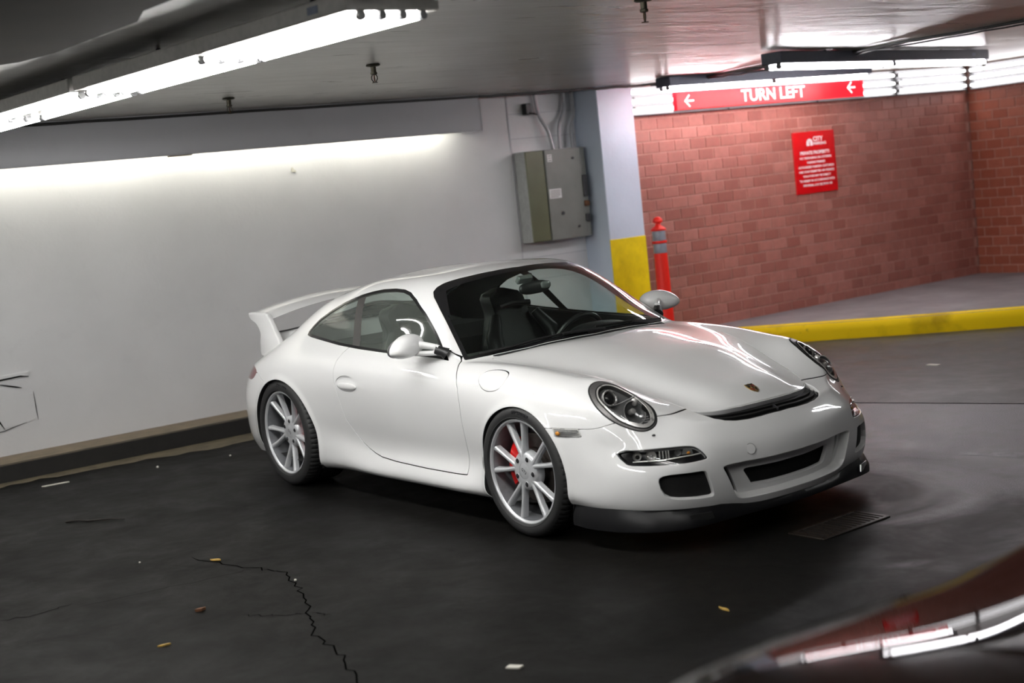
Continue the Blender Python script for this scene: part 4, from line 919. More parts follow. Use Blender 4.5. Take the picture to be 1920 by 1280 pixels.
FE = {
 'hood': lambda V: region(V, 'plan', HOOD, lambda V: (V[:, 2] > .5) & (V[:, 0] > -.6)),
 'vent': lambda V: region(V, 'plan', VENT, lambda V: (V[:, 2] > .49) & (V[:, 0] > .6)),
 'ws': lambda V: region(V, 'plan', WS, lambda V: (V[:, 2] > .79) & (V[:, 0] > -1.3)),
 'cowl': lambda V: region(V, 'plan', COWL, lambda V: (V[:, 2] > .77) & (V[:, 0] > -.7)),
 'dlo': lambda V: region(V, 'side', DLO, side_roi),
 'door': lambda V: region(V, 'side', DOOR, side_roi),
 'bpil': lambda V: region(V, 'side', BPIL, side_roi),
 'rwin': lambda V: region(V, 'plan', RWIN, lambda V: (V[:, 2] > .85) & (V[:, 0] < -1.6)),
 'archf': lambda V: np.where(V[:, 1] > .45, AF[2]-np.hypot(V[:, 0]-AF[0], V[:, 2]-AF[1]), -.08),
 'archr': lambda V: np.where(V[:, 1] > .45, AR[2]-np.hypot(V[:, 0]-AR[0], V[:, 2]-AR[1]), -.08),
 'bump': lambda V: np.where(V[:, 0] > .05, np.interp(V[:, 0], [.2, .285, .412, .475, .519, .587, .63, .69, .9], [.555, .556, .558, .558, .563, .583, .588, .592, .592])-V[:, 2], -.08),
 'rbump': lambda V: np.where(V[:, 0] < -2.35, np.interp(-V[:, 0], [2.35, 2.5, 2.576, 2.646, 2.75, 3.6], [.60, .628, .660, .690, .690, .690])-V[:, 2], -.08),
 'lip': lambda V: V[:, 2]-np.interp(V[:, 1], [0, .25, .313, .367, .44, .57, .68, .756, .811, .9], [.150, .150, .156, .168, .180, .188, .194, .198, .203, .190]),
 'hlo': lambda V: region(V, fhl[:3], PHLO, lambda V: (V[:, 0] > .3) & (V[:, 2] > .48) & (V[:, 1] > .45)),
 'hli': lambda V: region(V, fhl[:3], PHLI, lambda V: (V[:, 0] > .3) & (V[:, 2] > .48) & (V[:, 1] > .45)),
 'fog': lambda V: region(V, ffog[:3], PFOG, lambda V: front(V) & (V[:, 2] < .56)),
 'intake': lambda V: region(V, 'front', INTAKE, front), 'recess': lambda V: region(V, 'front', RECESS, front),
 'grille': lambda V: region(V, 'front', GRILLE, front), 'slit': lambda V: region(V, 'front', SLIT, front),
 'mark': lambda V: region(V, 'side', MARK, side_roi), 'fuel': lambda V: region(V, 'side', FUEL, side_roi),
 'handle': lambda V: region(V, 'side', HANDLE, side_roi), 'tail': lambda V: region(V, 'side', TAIL, lambda V: V[:, 1] > .40),
}
def out(S, key, g=.0030, fl=.012): return clip(S, -FE[key](S.V)-g, fl)
def ins(S, key, g=.0030, fl=.012): return clip(S, FE[key](S.V)-g, fl)
def cutx(S, x0, x1): return clip(clip(S, S.V[:, 0]-x0), lambda V: x1-V[:, 0])
# ---- body shell
B = BASE
for k, g, fl in (('hood', .0028, .012), ('cowl', 0, .012), ('ws', .001, .012), ('rwin', .001, .012), ('dlo', 0, .02), ('door', .0032, .016), ('archf', 0, .03), ('archr', 0, .03), ('hlo', .001, .03), ('bump', .0022, .012), ('vent', 0, .02), ('rbump', .0022, .012), ('tail', .001, .015), ('mark', .001, .01)):
    B = out(B, k, g, fl)
emit('body_shell', M['paint'], car, out(B, 'fuel', .0022), 'R').data
shell_left = emit('body_shell', M['paint'], car, B, 'L')
fuel = emit('fuel_flap', M['paint'], car, ins(cutx(BASE, -.6, .1), 'fuel', .0022), 'R')
emit('hood', M['paint'], car, ins(cutx(BASE, -.7, 1), 'hood', .0018, .02))
D = out(ins(cutx(BASE, -2, -.3), 'door', .0032, .016), 'dlo', 0, .02); D = out(D, 'handle', .001, .012)
H_ = ins(cutx(BASE, -1.9, -1.2), 'handle', .001, .012)
doors = {}
for sd, nm in (('R', 1), ('L', 2)):
    doors[sd] = emit('door', M['paint'], car, D, sd)
    # handle: a dished cup behind a bar
    P = Skin(H_.V.copy(), H_.N, H_.T, H_.F); q = (P.V[:, 0]+1.565)/.112; z = (P.V[:, 2]-.672)/.047
    dish = np.clip(1-q*q-z*z, 0, 1); P.V = P.V-P.N*(.020*np.sqrt(dish)*np.clip(.6+z*.9, 0, 1))[:, None]
    hc = emit('handle_cup', M['paint'], car, P, sd); hc.parent = doors[sd]; hc.matrix_parent_inverse = Matrix.Identity(4)
    y = (-1 if sd == 'R' else 1)
    hb = MB().ellipsoid((-1.555, y*.872, .660), (.104, .012, .021), None, 24, 12, p=.85).build('handle_bar', M['paint']); hb.parent = doors[sd]
B = ins(cutx(BASE, .05, 1.2), 'bump')
for k, g, fl in (('hood', .0028, .012), ('vent', 0, .03), ('hlo', .001, .03), ('archf', 0, .03), ('mark', .001, .01), ('fog', .0, .030), ('intake', 0, .028), ('recess', 0, .056), ('lip', 0, 0)):
    B = out(B, k, g, fl) if k != 'lip' else clip(B, FE['lip'](B.V), .01)
ROUND = ((0, 0, 0), (.0010, .0006, .35), (.0018, .0018, .7), (.0024, .004, .95), (.0024, 1., 1.))
bumper = emit('front_bumper', M['paint'], car, B, 'RL', ROUND)
emit('rear_bumper', M['paint'], car, out(out(ins(cutx(BASE, -4, -2.2), 'rbump'), 'archr', 0, .03), 'tail', .001, .015))
NOSE = cutx(BASE, .5, 1.2)
rp = offset(NOSE, -.05); rp = clip(rp, FE['recess'](rp.V)+.03); rp = out(out(rp, 'grille', 0, .02), 'slit', 0, .02)
emit('intake_surround', M['paint'], bumper, rp, 'RL', ROUND).matrix_parent_inverse = Matrix.Identity(4)
def bchild(o, p): o.parent = p; o.matrix_parent_inverse = Matrix.Identity(4); return o
vp = offset(NOSE, -.085); bchild(emit('intake_mesh', M['void'], car, clip(vp, FE['recess'](vp.V)+.05)), bumper)
for sd in 'RL':
    vp = offset(NOSE, -.026); bchild(emit('intake_mesh', M['void'], car, clip(vp, FE['intake'](vp.V)+.03), sd), bumper)
# tow cover on the right of the bumper
c = Vector((.953, -.274, .404)); nrm = Vector((.93, -.25, .28)).normalized()
tp = MB().lathe([(.0235, -.002), (.0235, .0012), (.0225, .0018), (.0215, .0008), (.0205, .0018), (0, .0024)], c, nrm, 28).build('tow_cover', M['paint']); bchild(wchild(tp, car), bumper); tag(tp, 'round tow-eye cover')
tr_ = MB().lathe([(.0232, -.004), (.0258, .0007), (.0232, .0010)], c, nrm, 28).build('cover_gap_ring', M['grey_metal']); bchild(wchild(tr_, car), bumper)  # dark ring standing in for the shaded gap around the cover
# ---- glass
Z = cutx(BASE, -1.4, -.2)
W_ = ins(Z, 'ws', .0005, .006)
wso = FE['ws'](W_.V); top = np.clip((-W_.V[:, 0]-.80)/.2, 0, 1)
inner = wso-(.022+.050*top*(W_.V[:, 1] < .6))
emit('windscreen_border', M['gloss_black'], car, clip(W_, -inner))
emit('windscreen', M['car_glass'], car, clip(W_, inner))
emit('cowl_panel', M['satin_black'], car, offset(clip(Z, FE['cowl'](Z.V)+.004), -.006))
SG = ins(cutx(BASE, -2.4, -.4), 'dlo', 0, .008)
for sd in 'RL':
    trim = clip(SG, .013-FE['dlo'](SG.V), .006); tr = emit('window_trim', M['gloss_black'], car, offset(trim, .001), sd)
    gl_ = clip(SG, FE['dlo'](SG.V)-.013); gl_ = offset(gl_, -.003)
    emit('pillar_cover', M['pillar'], car, offset(clip(gl_, FE['bpil'](gl_.V)), .001), sd)
    g2 = clip(gl_, -FE['bpil'](gl_.V)); front_g = clip(g2, g2.V[:, 0]-(-1.62+(g2.V[:, 2]-.86)*-.55)); rear_g = clip(g2, -(g2.V[:, 0]-(-1.62+(g2.V[:, 2]-.86)*-.55)))
    sail = clip(front_g, front_g.V[:, 0]+.80); front_g = clip(front_g, -(front_g.V[:, 0]+.80))
    emit('door_glass', M['side_glass'], car, front_g, sd); emit('quarter_glass', M['side_glass'], car, rear_g, sd)
    emit('mirror_sail', M['satin_black'], car, sail, sd)
R_ = ins(cutx(BASE, -3, -1.6), 'rwin', .0005, .006); rw = FE['rwin'](R_.V)
emit('rear_window_border', M['gloss_black'], car, clip(R_, .03-rw)); emit('rear_window', M['car_glass'], car, clip(R_, rw-.03))
# ---- vent between bonnet and bumper
vb = offset(NOSE, -.024); vent = emit('hood_vent', M['satin_black'], car, clip(vb, FE['vent'](vb.V)+.02))
vmask = BASE.V[(BASE.V[:, 2] > .45) & (BASE.V[:, 0] > .6)]
def skin_z(x, w, pts=None):
    P = vmask if pts is None else pts; d = (P[:, 0]-x)**2+(P[:, 1]-abs(w))**2; i = np.argpartition(d, 4)[:4]; ww = 1/(d[i]+1e-7); return float((P[i, 2]*ww).sum()/ww.sum())
fe = lambda w: np.interp(abs(w), [0, .08, .165, .25, .308, .347, .372, .385], [.818, .816, .808, .790, .768, .745, .726, .715])
re_ = lambda w: np.interp(abs(w), [0, .12, .2, .272, .322, .360, .381, .39], [.898, .892, .884, .871, .855, .824, .77, .73])
for fr, hgt in ((.34, .016), (.62, .016), (.88, .010)):
    vs = []; fs = []; n = 44
    for i in range(n+1):
        w = -.366+.732*i/n; x = fe(w)+(re_(w)-fe(w))*fr; z = skin_z(x, w)-.009; t = .0065*min(1, (.372-abs(w))*14)
        vs += [(x-t, w, z+.001), (x+t, w, z-.002), (x+t*.5, w, z-hgt), (x-t*1.2, w, z-hgt*.8)]
    for i in range(n):
        for q in range(4): a = 4*i+q; b2 = 4*i+(q+1) % 4; fs.append((a, b2, b2+4, a+4))
    fs += [(3, 2, 1, 0), (4*n, 4*n+1, 4*n+2, 4*n+3)]
    bchild(wchild(MB().add(vs, fs).build('slat', M['black_rubber'], smooth=40), car), vent)
mb = MB(); z = skin_z(.862, 0); mb.box((.868, 0, z-.012), (.040, .004, .014), Matrix.Rotation(.5, 3, 'Y'), .001); bchild(wchild(mb.build('fin', M['satin_black']), car), vent)
# ---- badge on the bonnet: a gold shield with a black and red quartered field
hb = BASE.V[(BASE.V[:, 2] > .5) & (BASE.V[:, 0] > .5)]; hn = BASE.N[(BASE.V[:, 2] > .5) & (BASE.V[:, 0] > .5)]
i = ((hb[:, 0]-.732)**2+hb[:, 1]**2).argmin(); bn = Vector(hn[i]).normalized(); bo = Vector((.732, 0, hb[i, 2]))+bn*.001
bx_ = Vector((0, 1, 0)); by_ = bn.cross(bx_).normalized()
if by_.x > 0: by_ = -by_; bx_ = -bx_
SH = [(-.024, .034), (-.012, .031), (0, .036), (.012, .031), (.024, .034), (.027, .015), (.025, -.008), (.016, -.026), (0, -.037), (-.016, -.026), (-.025, -.008), (-.027, .015)]
badge = wchild(MB().prism(SH, bo, bx_, by_, bn, .0035).build('badge', M['gold'], smooth=0), car)
def bpart(name, pl, mat, h): bchild(wchild(MB().prism(pl, bo+bn*.0035, bx_, by_, bn, h).build(name, mat, smooth=0), car), badge)
for sx, sy, mats in ((-1, 1, 'badge_black'), (1, 1, 'badge_red'), (-1, -1, 'badge_red'), (1, -1, 'badge_black')):
    bpart('badge_field', [(sx*.004, sy*.004), (sx*.021, sy*.004), (sx*(.021 if sy > 0 else .012), sy*.021), (sx*.004, sy*(.021 if sy > 0 else .029))], M[mats], .0006)
bpart('badge_shield', [(-.009, .010), (.009, .010), (.009, -.004), (0, -.012), (-.009, -.004)], M['gold'], .0014)
bpart('badge_horse', [(-.004, .007), (.002, .008), (.005, .003), (.003, -.003), (.004, -.007), (-.001, -.004), (-.004, -.007), (-.003, .0)], M['badge_black'], .0022)
bpart('badge_band', [(-.022, .024), (.022, .024), (.023, .031), (-.023, .031)], M['badge_black'], .0006)
# ---- headlights
HZ = cutx(BASE, .3, .85); LG = clip(HZ, FE['hlo'](HZ.V)-.001)
proj_at = lambda p, n_, d: Vector(p)-Vector(n_)*d
for sd, y in (('R', -1), ('L', 1)):
    po = FE['hlo'](LG.V); pi_ = FE['hli'](LG.V)
    bz_ = clip(clip(LG, po-.0065), lambda V: -FE['hli'](V)); hl = emit('headlight', M['lamp_bezel'], car, offset(bz_, -.001), sd)
    bchild(emit('gasket', M['black_rubber'], car, offset(clip(LG, .0065-po), -.0005), sd), hl)
    rg_ = clip(clip(LG, pi_, .004), lambda V: (.0065+.012*np.clip((V[:, 0]-.56)/.12, 0, 1))-FE['hli'](V), .03); bchild(emit('lamp_ring', M['lamp_chrome'], car, offset(rg_, .0005), sd), hl)
    gk = clip(clip(LG, pi_+.006), lambda V: .001-FE['hli'](V)); bchild(emit('lamp_seal', M['black_rubber'], car, offset(gk, .0008), sd), hl)
    bchild(emit('lamp_lens', M['clear_lens'], car, offset(clip(LG, pi_-.005), .002), sd), hl)
    bl = clip(LG, pi_-.003); 
    dep = .012+.055*np.clip(FE['hli'](bl.V)/.04, 0, 1)
    bo2 = Skin(bl.V-bl.N*dep[:, None], bl.N, bl.T); 
    bchild(emit('lamp_bowl', M['lamp_grey'], car, bo2, sd), hl)
    ax = Vector((.90, y*.12, .34)).normalized()
    def lp(x, w, z, back): return Vector((x, y*w, z))-Vector((.72, y*.30, .62)).normalized()*back
    c = lp(.515, .690, .698, .030)          # upper projector with its notched ring
    bchild(wchild(MB().lathe([(.030, -.03), (.037, -.012), (.040, .004), (.036, .007), (.031, .002), (.029, -.01), (.029, -.03)], c, ax, 28).build('projector_ring', M['lamp_chrome']), car), hl)
    bchild(wchild(MB().lathe([(.029, -.012), (.024, .001), (.014, .007), (0, .009)], c, ax, 24).build('projector_lens', M['gloss_black']), car), hl)
    mb = MB(); x_, y_, _ = frame_from(ax)
    for k in range(10): a = -1.2+k*.22; mb.box(c+x_*(.0335*math.cos(a))+y_*(.0335*math.sin(a))+ax*.006, (.004, .004, .004))
    bchild(wchild(mb.build('ring_notch', M['dark_metal'], smooth=0), car), hl)
    c = lp(.628, .656, .628, .026)          # main reflector below
    bchild(wchild(MB().lathe([(.054, .012), (.050, .004), (.040, -.012), (.022, -.022), (0, -.026)], c, ax, 30).build('reflector', M['lamp_grey']), car), hl)
    bchild(wchild(MB().lathe([(.0555, .010), (.058, .014), (.054, .014)], c, ax, 30).build('reflector_rim', M['lamp_chrome']), car), hl)
    bchild(wchild(MB().lathe([(.013, -.02), (.015, .006), (.012, .013), (0, .015)], c+Vector((0, y*.006, .008)), ax, 16).build('bulb_shield', M['lamp_chrome']), car), hl)
    mb = MB(); a_, b_ = lp(.525, .735, .650, .012), lp(.600, .620, .690, .012); mb.tube([a_, a_.lerp(b_, .5)-Vector((.004, 0, .006)), b_], .0035, 6); bchild(wchild(mb.build('divider', M['gloss_black']), car), hl)
    bchild(wchild(MB().ellipsoid(lp(.606, .628, .668, .016), (.017, .015, .019), None, 14, 10).build('indicator_bulb', M['lamp_chrome']), car), hl)
    mb = MB()
    for k in range(7):
        a_, b_ = lp(.655+.006*k, .645-.004*k, .600-.010*k, .010), lp(.668+.006*k, .610-.004*k, .600-.010*k, .010); mb.tube([a_, b_], .0014, 5)
    bchild(wchild(mb.build('reflector_rib', M['lamp_chrome']), car), hl)
# headlamp washer nub
for y in (-1, 1): bchild(wchild(MB().ellipsoid((.722, y*.640, .518), (.008, .010, .005), None, 10, 6).build('washer_nozzle', M['black_plastic']), car), bumper)
# ---- lamps beside the intakes
FZ = cutx(BASE, .5, 1.0)
for sd, y in (('R', -1), ('L', 1)):
    t1 = offset(FZ, -.030); fog = emit('fog_lamp', M['gloss_black'], car, clip(t1, FE['fog'](t1.V)+.01), sd)
    t2 = offset(FZ, -.003); bchild(emit('lens', M['clear_lens'], car, clip(t2, FE['fog'](t2.V)-.001, .006), sd), fog)
    bchild(emit('bezel', M['gloss_black'], car, offset(clip(clip(FZ, FE['fog'](FZ.V)), lambda V: .007-FE['fog'](V)), -.006), sd), fog)
    e = lambda t, up, back: Vector((.674+.255*t-.062*t*t, y*(.754-.15*t-.057*t*t), .434+.003*t+up))-Vector((.75, y*.62, .1))*back
    ax = Vector((.80, y*.55, .05)).normalized()
    for t, r in ((.12, .020), (.34, .024)):
        bchild(wchild(MB().lathe([(r, .008), (r*.86, -.002), (r*.5, -.012), (0, -.016)], e(t, .002, .022), ax, 20).build('reflector', M['lamp_chrome']), car), fog)
        bchild(wchild(MB().ellipsoid(e(t, .002, .016), (.006, .006, .006), None, 10, 8).build('bulb', M['clear_lens']), car), fog)
    mb = MB()
    for t in (.48, .53, .58, .62): mb.box(e(t, .002, .014), (.005, .010, .032), Matrix.Rotation(y*-.7, 3, 'Z'))
    bchild(wchild(mb.build('fluted_panel', M['lamp_chrome'], smooth=0), car), fog)
    bchild(wchild(MB().lathe([(.016, .004), (.012, -.006), (0, -.010)], e(.76, .004, .022), ax, 18).build('reflector', M['lamp_grey']), car), fog)
    mb = MB().prism([(-.030, -.012), (.024, -.012), (.016, .014), (-.018, .016)], e(.92, .004, .018), (.55, -y*.83, 0), (0, 0, 1), (.83, y*.55, 0), .003); bchild(wchild(mb.build('side_reflector', M['silver_trim'], smooth=0), car), fog)
    bchild(wchild(MB().ellipsoid(e(.93, -.002, .014), (.006, .010, .006), None, 10, 8).build('bulb', M['amber']), car), fog)
    bchild(wchild(MB().tube([e(.05, -.022, .012), e(.5, -.022, .010), e(1.0, -.014, .010), e(1.12, -.012, .010)], .0028, 6).build('chrome_line', M['lamp_chrome']), car), fog)
    mk = ins(cutx(BASE, .1, .6), 'mark', .001, .008); mk_ = emit('side_marker', M['lamp_chrome'] if sd == 'R' else M['smoked_amber'], car, offset(mk, .002), sd); tag(mk_, 'clear ribbed side marker lamp' if sd == 'R' else 'side marker lamp')
    mb = MB()
    for k in range(5): z = .523+k*.0072; mb.tube([(.275+.004*k*0+.012, y*.861, z), (.36, y*.850, z+.001), (.432-.002*k, y*.832, z+.001)], .0018, 5)
    bchild(wchild(mb.build('rib', M['lamp_grey']), car), mk_)
    bchild(wchild(MB().ellipsoid((.31, y*.859, .535), (.016, .006, .010), None, 10, 8).build('bulb', M['amber']), car), mk_)
    tl = ins(cutx(BASE, -4, -2.5), 'tail', .001, .01); emit('tail_lamp', M['red_lens'], car, tl, sd)
# ---- front lip spoiler: runs round the nose under the bumper
lipw = [(.326, .818), (.45, .828), (.582, .806), (.66, .765), (.735, .715), (.80, .652), (.855, .575), (.895, .47), (.924, .35), (.950, .20), (.962, .08), (.966, 0)]
ring = lipw+[(x, -w) for x, w in reversed(lipw[:-1])]
dense = []
for i in range(len(ring)-1):
    p = [np.array(ring[max(0, min(len(ring)-1, i+k))]) for k in (-1, 0, 1, 2)]
    for t in (0, .25, .5, .75): dense.append(.5*((2*p[1])+(p[2]-p[0])*t+(2*p[0]-5*p[1]+4*p[2]-p[3])*t*t+(3*p[1]-p[0]-3*p[2]+p[3])*t**3))
dense.append(np.array(ring[-1])); vs = []; fs = []
for i, p in enumerate(dense):
    d = dense[min(i+1, len(dense)-1)]-dense[max(i-1, 0)]; d /= np.linalg.norm(d); nn = np.array([-d[1], d[0]])
    if nn @ (p-np.array([-.2, 0])) < 0: nn = -nn
    zt = float(np.interp(abs(p[1]), [0, .25, .313, .367, .44, .57, .68, .756, .811, .9], [.152, .152, .158, .170, .182, .190, .196, .200, .205, .192]))
    zb = float(np.interp(abs(p[1]), [0, .3, .5, .65, .83], [.112, .112, .105, .098, .095])); k = float(np.interp(abs(p[1]), [0, .45, .60, .72, .82], [.012, .018, .036, .034, .008]))
    for o_, z in ((-.030, zt+.004), (.001, zt), (.003+k*.55, zt-(zt-zb)*.35), (.003+k, zt-(zt-zb)*.70), (.002+k, zb+.004), (k-.006, zb), (-.06, zb+.012), (-.06, zt)): q = p+nn*o_; vs.append((q[0], q[1], z))
n = len(dense)
for i in range(n-1):
    for q in range(8): a = 8*i+q; b2 = 8*i+(q+1) % 8; fs.append((a, b2, b2+8, a+8))
fs += [tuple(range(8)), tuple(range(8*n-1, 8*n-9, -1))]
lip = wchild(MB().add(vs, fs).build('front_lip', M['lip'], smooth=50), car); tag(lip, 'black plastic front lip spoiler')
for y in (-1, 1):         # brake duct scoops in the lip
    mb = MB(); mb.prism([(-.055, -.016), (.050, -.018), (.060, .014), (-.045, .016)], (.892, y*.55, .148), Vector((-.42, y*.90, 0)), (0, 0, 1), (.90, y*.42, 0), .006)
    bchild(wchild(mb.build('duct', M['void'] if y < 0 else M['silver_trim'], smooth=0), car), lip)
# ---- floor pan and arch liners
bot = G[:, 0]; vs = []; fs = []
for p in bot[::6]: vs += [(p[0], -p[1], max(p[2]+.012, .13)), (p[0], p[1], max(p[2]+.012, .13))]
for i in range(len(vs)//2-1): fs.append((2*i, 2*i+1, 2*i+3, 2*i+2))
wchild(MB().add(vs, fs).build('floor_pan', M['liner'], smooth=0), car)
for (cx, cz, r), y0 in ((AF, .50), (AR, .50)):
    for y in (-1, 1):
        mb = MB(); vs = []; fs = []; n = 40
        for i in range(n+1):
            a = -.45+(PI+.9)*i/n
            for w in (y0, .83 if cx > -1 else .85): vs.append((cx+(r+.012)*math.cos(a), y*w, cz+(r+.012)*math.sin(a)))
        for i in range(n): fs.append((2*i, 2*i+1, 2*i+3, 2*i+2))
        b2 = len(vs); vs.append((cx, y*y0, cz)); fs += [(b2, 2*i, 2*i+2) for i in range(n)]
        wchild(mb.add(vs, fs).build('wheel_arch_liner', M['liner'], recalc=False), car)
# ---- wheels
def wheel(x, y, z, R, width, inset, rot, pair0, lbl):
    """built facing -y; h is measured outwards from the tyre's outer face"""
    sgn = -1 if y < 0 else 1
    P = lambda r, a, h: Vector((r*math.sin(a), -h, r*math.cos(a)))        # a clockwise from the top, seen from outside
    def lathe2(prof, seg, tread=False, close=False):
        vs = []; fs = []; n = len(prof)
        for i, (r, h) in enumerate(prof):
            for k in range(seg):
                rr = r
                if tread and -.075 < h < -.012 and r > R-.022 and k % 4 == 0: rr = r-.006
                if tread and h < -.085 and r > R-.004 and (k+2) % 6 == 0: rr = r-.005
                vs.append(P(rr, 2*PI*k/seg, h))
        for i in range(n-1+(1 if close else 0)):
            for k in range(seg): j = (i+1) % n; fs.append((i*seg+k, i*seg+(k+1) % seg, j*seg+(k+1) % seg, j*seg+k))
        return vs, fs
    rl = .2575; lip_h = -.010
    mb = MB()                                        # rim: lip, barrel, hub and ten spokes in five pairs
    mb.add(*lathe2([(.2600, -.030), (rl+.0015, lip_h-.003), (rl-.0005, lip_h), (rl-.006, lip_h+.001), (rl-.011, lip_h-.002), (rl-.017, lip_h-.012)], 96))
    hub = -inset
    def hh(r): t = max(0, min(1, (r-.070)/(.240-.070))); return hub+(lip_h-.010-hub)*(t**1.25)
    for pk in range(5):
        ac = math.radians(pair0+72*pk)
        for s in (-1, 1):
            sec = []
            for i in range(13):
                r = .052+(.246-.052)*i/12; t = .0085+max(0, r-.080)*.318+(.002*math.sin((r-.08)/.166*PI) if r > .08 else 0); w = .0142-.0040*math.sin(min(1, max(0, (r-.06)/.18))*PI)+(.003 if i > 11 else 0)
                h = hh(r); ring = []
                for (u, v) in ((-1.25, -.030), (-1.05, -.010), (-.82, -.0025), (-.35, 0), (.35, 0), (.82, -.0025), (1.05, -.010), (1.25, -.030)):
                    lat = s*t+u*w; a = ac+math.atan2(lat, r); ring.append(P(math.hypot(r, lat), a, h+v))
                sec.append(ring)
            vs = [v for r_2 in sec for v in r_2]; fs = []
            for i in range(12):
                for q in range(8): a_ = 8*i+q; b_ = 8*i+(q+1) % 8; fs.append((a_, b_, b_+8, a_+8))
            mb.add(vs, fs)
    mb.add(*lathe2([(.100, hub-.045), (.094, hub-.012), (.086, hub-.004), (.078, hub-.0005), (.050, hub+.001), (.040, hub+.0015)], 60))
    me_o = mb.build('wheel', M['alloy'], smooth=50); me_o.location = (x, y, z)
    if sgn > 0: me_o.rotation_euler = (0, 0, PI)
    tag(me_o, lbl)
    def sub(m, name, mat, smooth=40, recalc=True): o = m.build(name, mat, me_o, smooth=smooth, recalc=recalc); return o
    sub(MB().add(*lathe2([(.2405, -.020), (.236, -.045), (.232, -.09), (.229, -width+.02), (.10, -width+.02)], 64)), 'rim_barrel', M['alloy_dark'])
    sub(MB().add(*lathe2([(0, hub+.004), (.026, hub+.0035), (.034, hub+.002), (.040, hub+.0005), (.041, hub-.004)], 32)), 'centre_cap', M['alloy'])
    for k in range(5):
        a = math.radians(pair0+36+72*k); c = P(.0655, a, hub)
        sub(MB().lathe([(.0145, .0012), (.0125, .0022), (.0118, .0005)], c, (0, -1, 0), 20), 'lug_hole_rim', M['alloy'])
        sub(MB().lathe([(.0122, .0016), (.0095, .0012), (0, .0012)], c, (0, -1, 0), 16), 'lug_hole', M['void'])
        sub(MB().cyl(c+Vector((0, -.0012, 0)), c+Vector((0, -.006, 0)), .0078, seg=6), 'lug_nut', M['dark_metal'], 0)
    e = R-.2585
    prof = [(.252, -.014), (.2625, -.0035), (.268, -.001), (.2585+e*.42, 0), (.2585+e*.60, -.0015), (R-.020, -.006), (R-.013, -.011), (R-.006, -.022), (R-.0022, -.036), (R-.001, -.055), (R, -.072), (R-.007, -.0725), (R-.007, -.083), (R, -.0835), (R, -.105), (R-.007, -.1055), (R-.007, -.117), (R, -.1175),
            (R, -width+.075), (R-.007, -width+.0745), (R-.007, -width+.064), (R-.001, -width+.0635), (R-.004, -width+.03), (R-.02, -width+.006), (.27, -width), (.25, -width+.01)]
    ty = sub(MB().add(*lathe2(prof, 264, True)), 'tyre', M['tyre'], 30)
    sub(MB().add(*lathe2([(.2635, -.0015), (.2655, .0004), (.2675, -.0006)], 96)), 'bead_line', M['tyre'])
    hd = hub-.075                                 # brake disc and caliper
    dv, df = lathe2([(.10, hd), (.172, hd), (.174, hd-.004), (.174, hd-.03), (.10, hd-.03)], 64); m2 = MB().add(dv, df); m2.add(*lathe2([(0, hd+.03), (.070, hd+.03), (.088, hd+.02), (.090, hd), (.105, hd)], 48)); sub(m2, 'brake_disc', M['disc'])
    m2 = MB()
    a0, a1 = (math.radians(238), math.radians(322)) if x > -1 else (math.radians(40), math.radians(120))
    pr = [(.100, hd-.045), (.100, hd+.030), (.118, hd+.040), (.165, hd+.040), (.186, hd+.022), (.190, hd-.045)]; n = 14; vs = []; fs = []
    for i in range(n+1):
        a = a0+(a1-a0)*i/n; sh = .9+.1*math.sin(PI*i/n)
        for r, h in pr: vs.append(P(.145+(r-.145)*sh, a, hd+(h-hd)*sh))
    for i in range(n):
        for q in range(6): a_ = 6*i+q; b_ = 6*i+(q+1) % 6; fs.append((a_, b_, b_+6, a_+6))
    fs += [tuple(range(6)), tuple(range(6*n+5, 6*n-1, -1))]; sub(m2.add(vs, fs), 'brake_caliper', M['caliper'])
    return me_o, P, hub
WH = [(0, -.866, .3225, .3245, .235, .026, -9, 'front wheel of the side seen in the photo'), (-2.357, -.892, .331, .333, .305, .046, -30, 'rear wheel of the side seen in the photo'), (0, .866, .3225, .3245, .235, .026, 14, None), (-2.357, .892, .331, .333, .305, .046, 5, None)]
for x, y, z, R, wd, ins_, p0, lb in WH:
    o, P, hub = wheel(x, y, z, R, wd, ins_, 0, p0, lb); wchild(o, car)
    # raised maker's name on the sidewall and the letters on the cap
    for word, a_mid, size, r0 in ((('MICHELIN', math.radians(8), .021, .2585+(R-.2585)*.50),) if y < 0 else ()):
        tm = text_mesh('sidewall_lettering', word, size, M['satin_black'], o, extrude=.0012, bold=.0006, xscale=1.35)
        for v in tm.data.vertices:
            a = a_mid+v.co.x/r0; r = r0+v.co.y; q = P(r, a, .0008+v.co.z); v.co = q
    tm = text_mesh('cap_lettering', 'GT3', .022, M['dark_metal'], o, extrude=.0003, bold=.0003)
    for v in tm.data.vertices: v.co = P(math.hypot(v.co.x, v.co.y), math.atan2(v.co.x, v.co.y)+math.radians(35), hub+.0042)
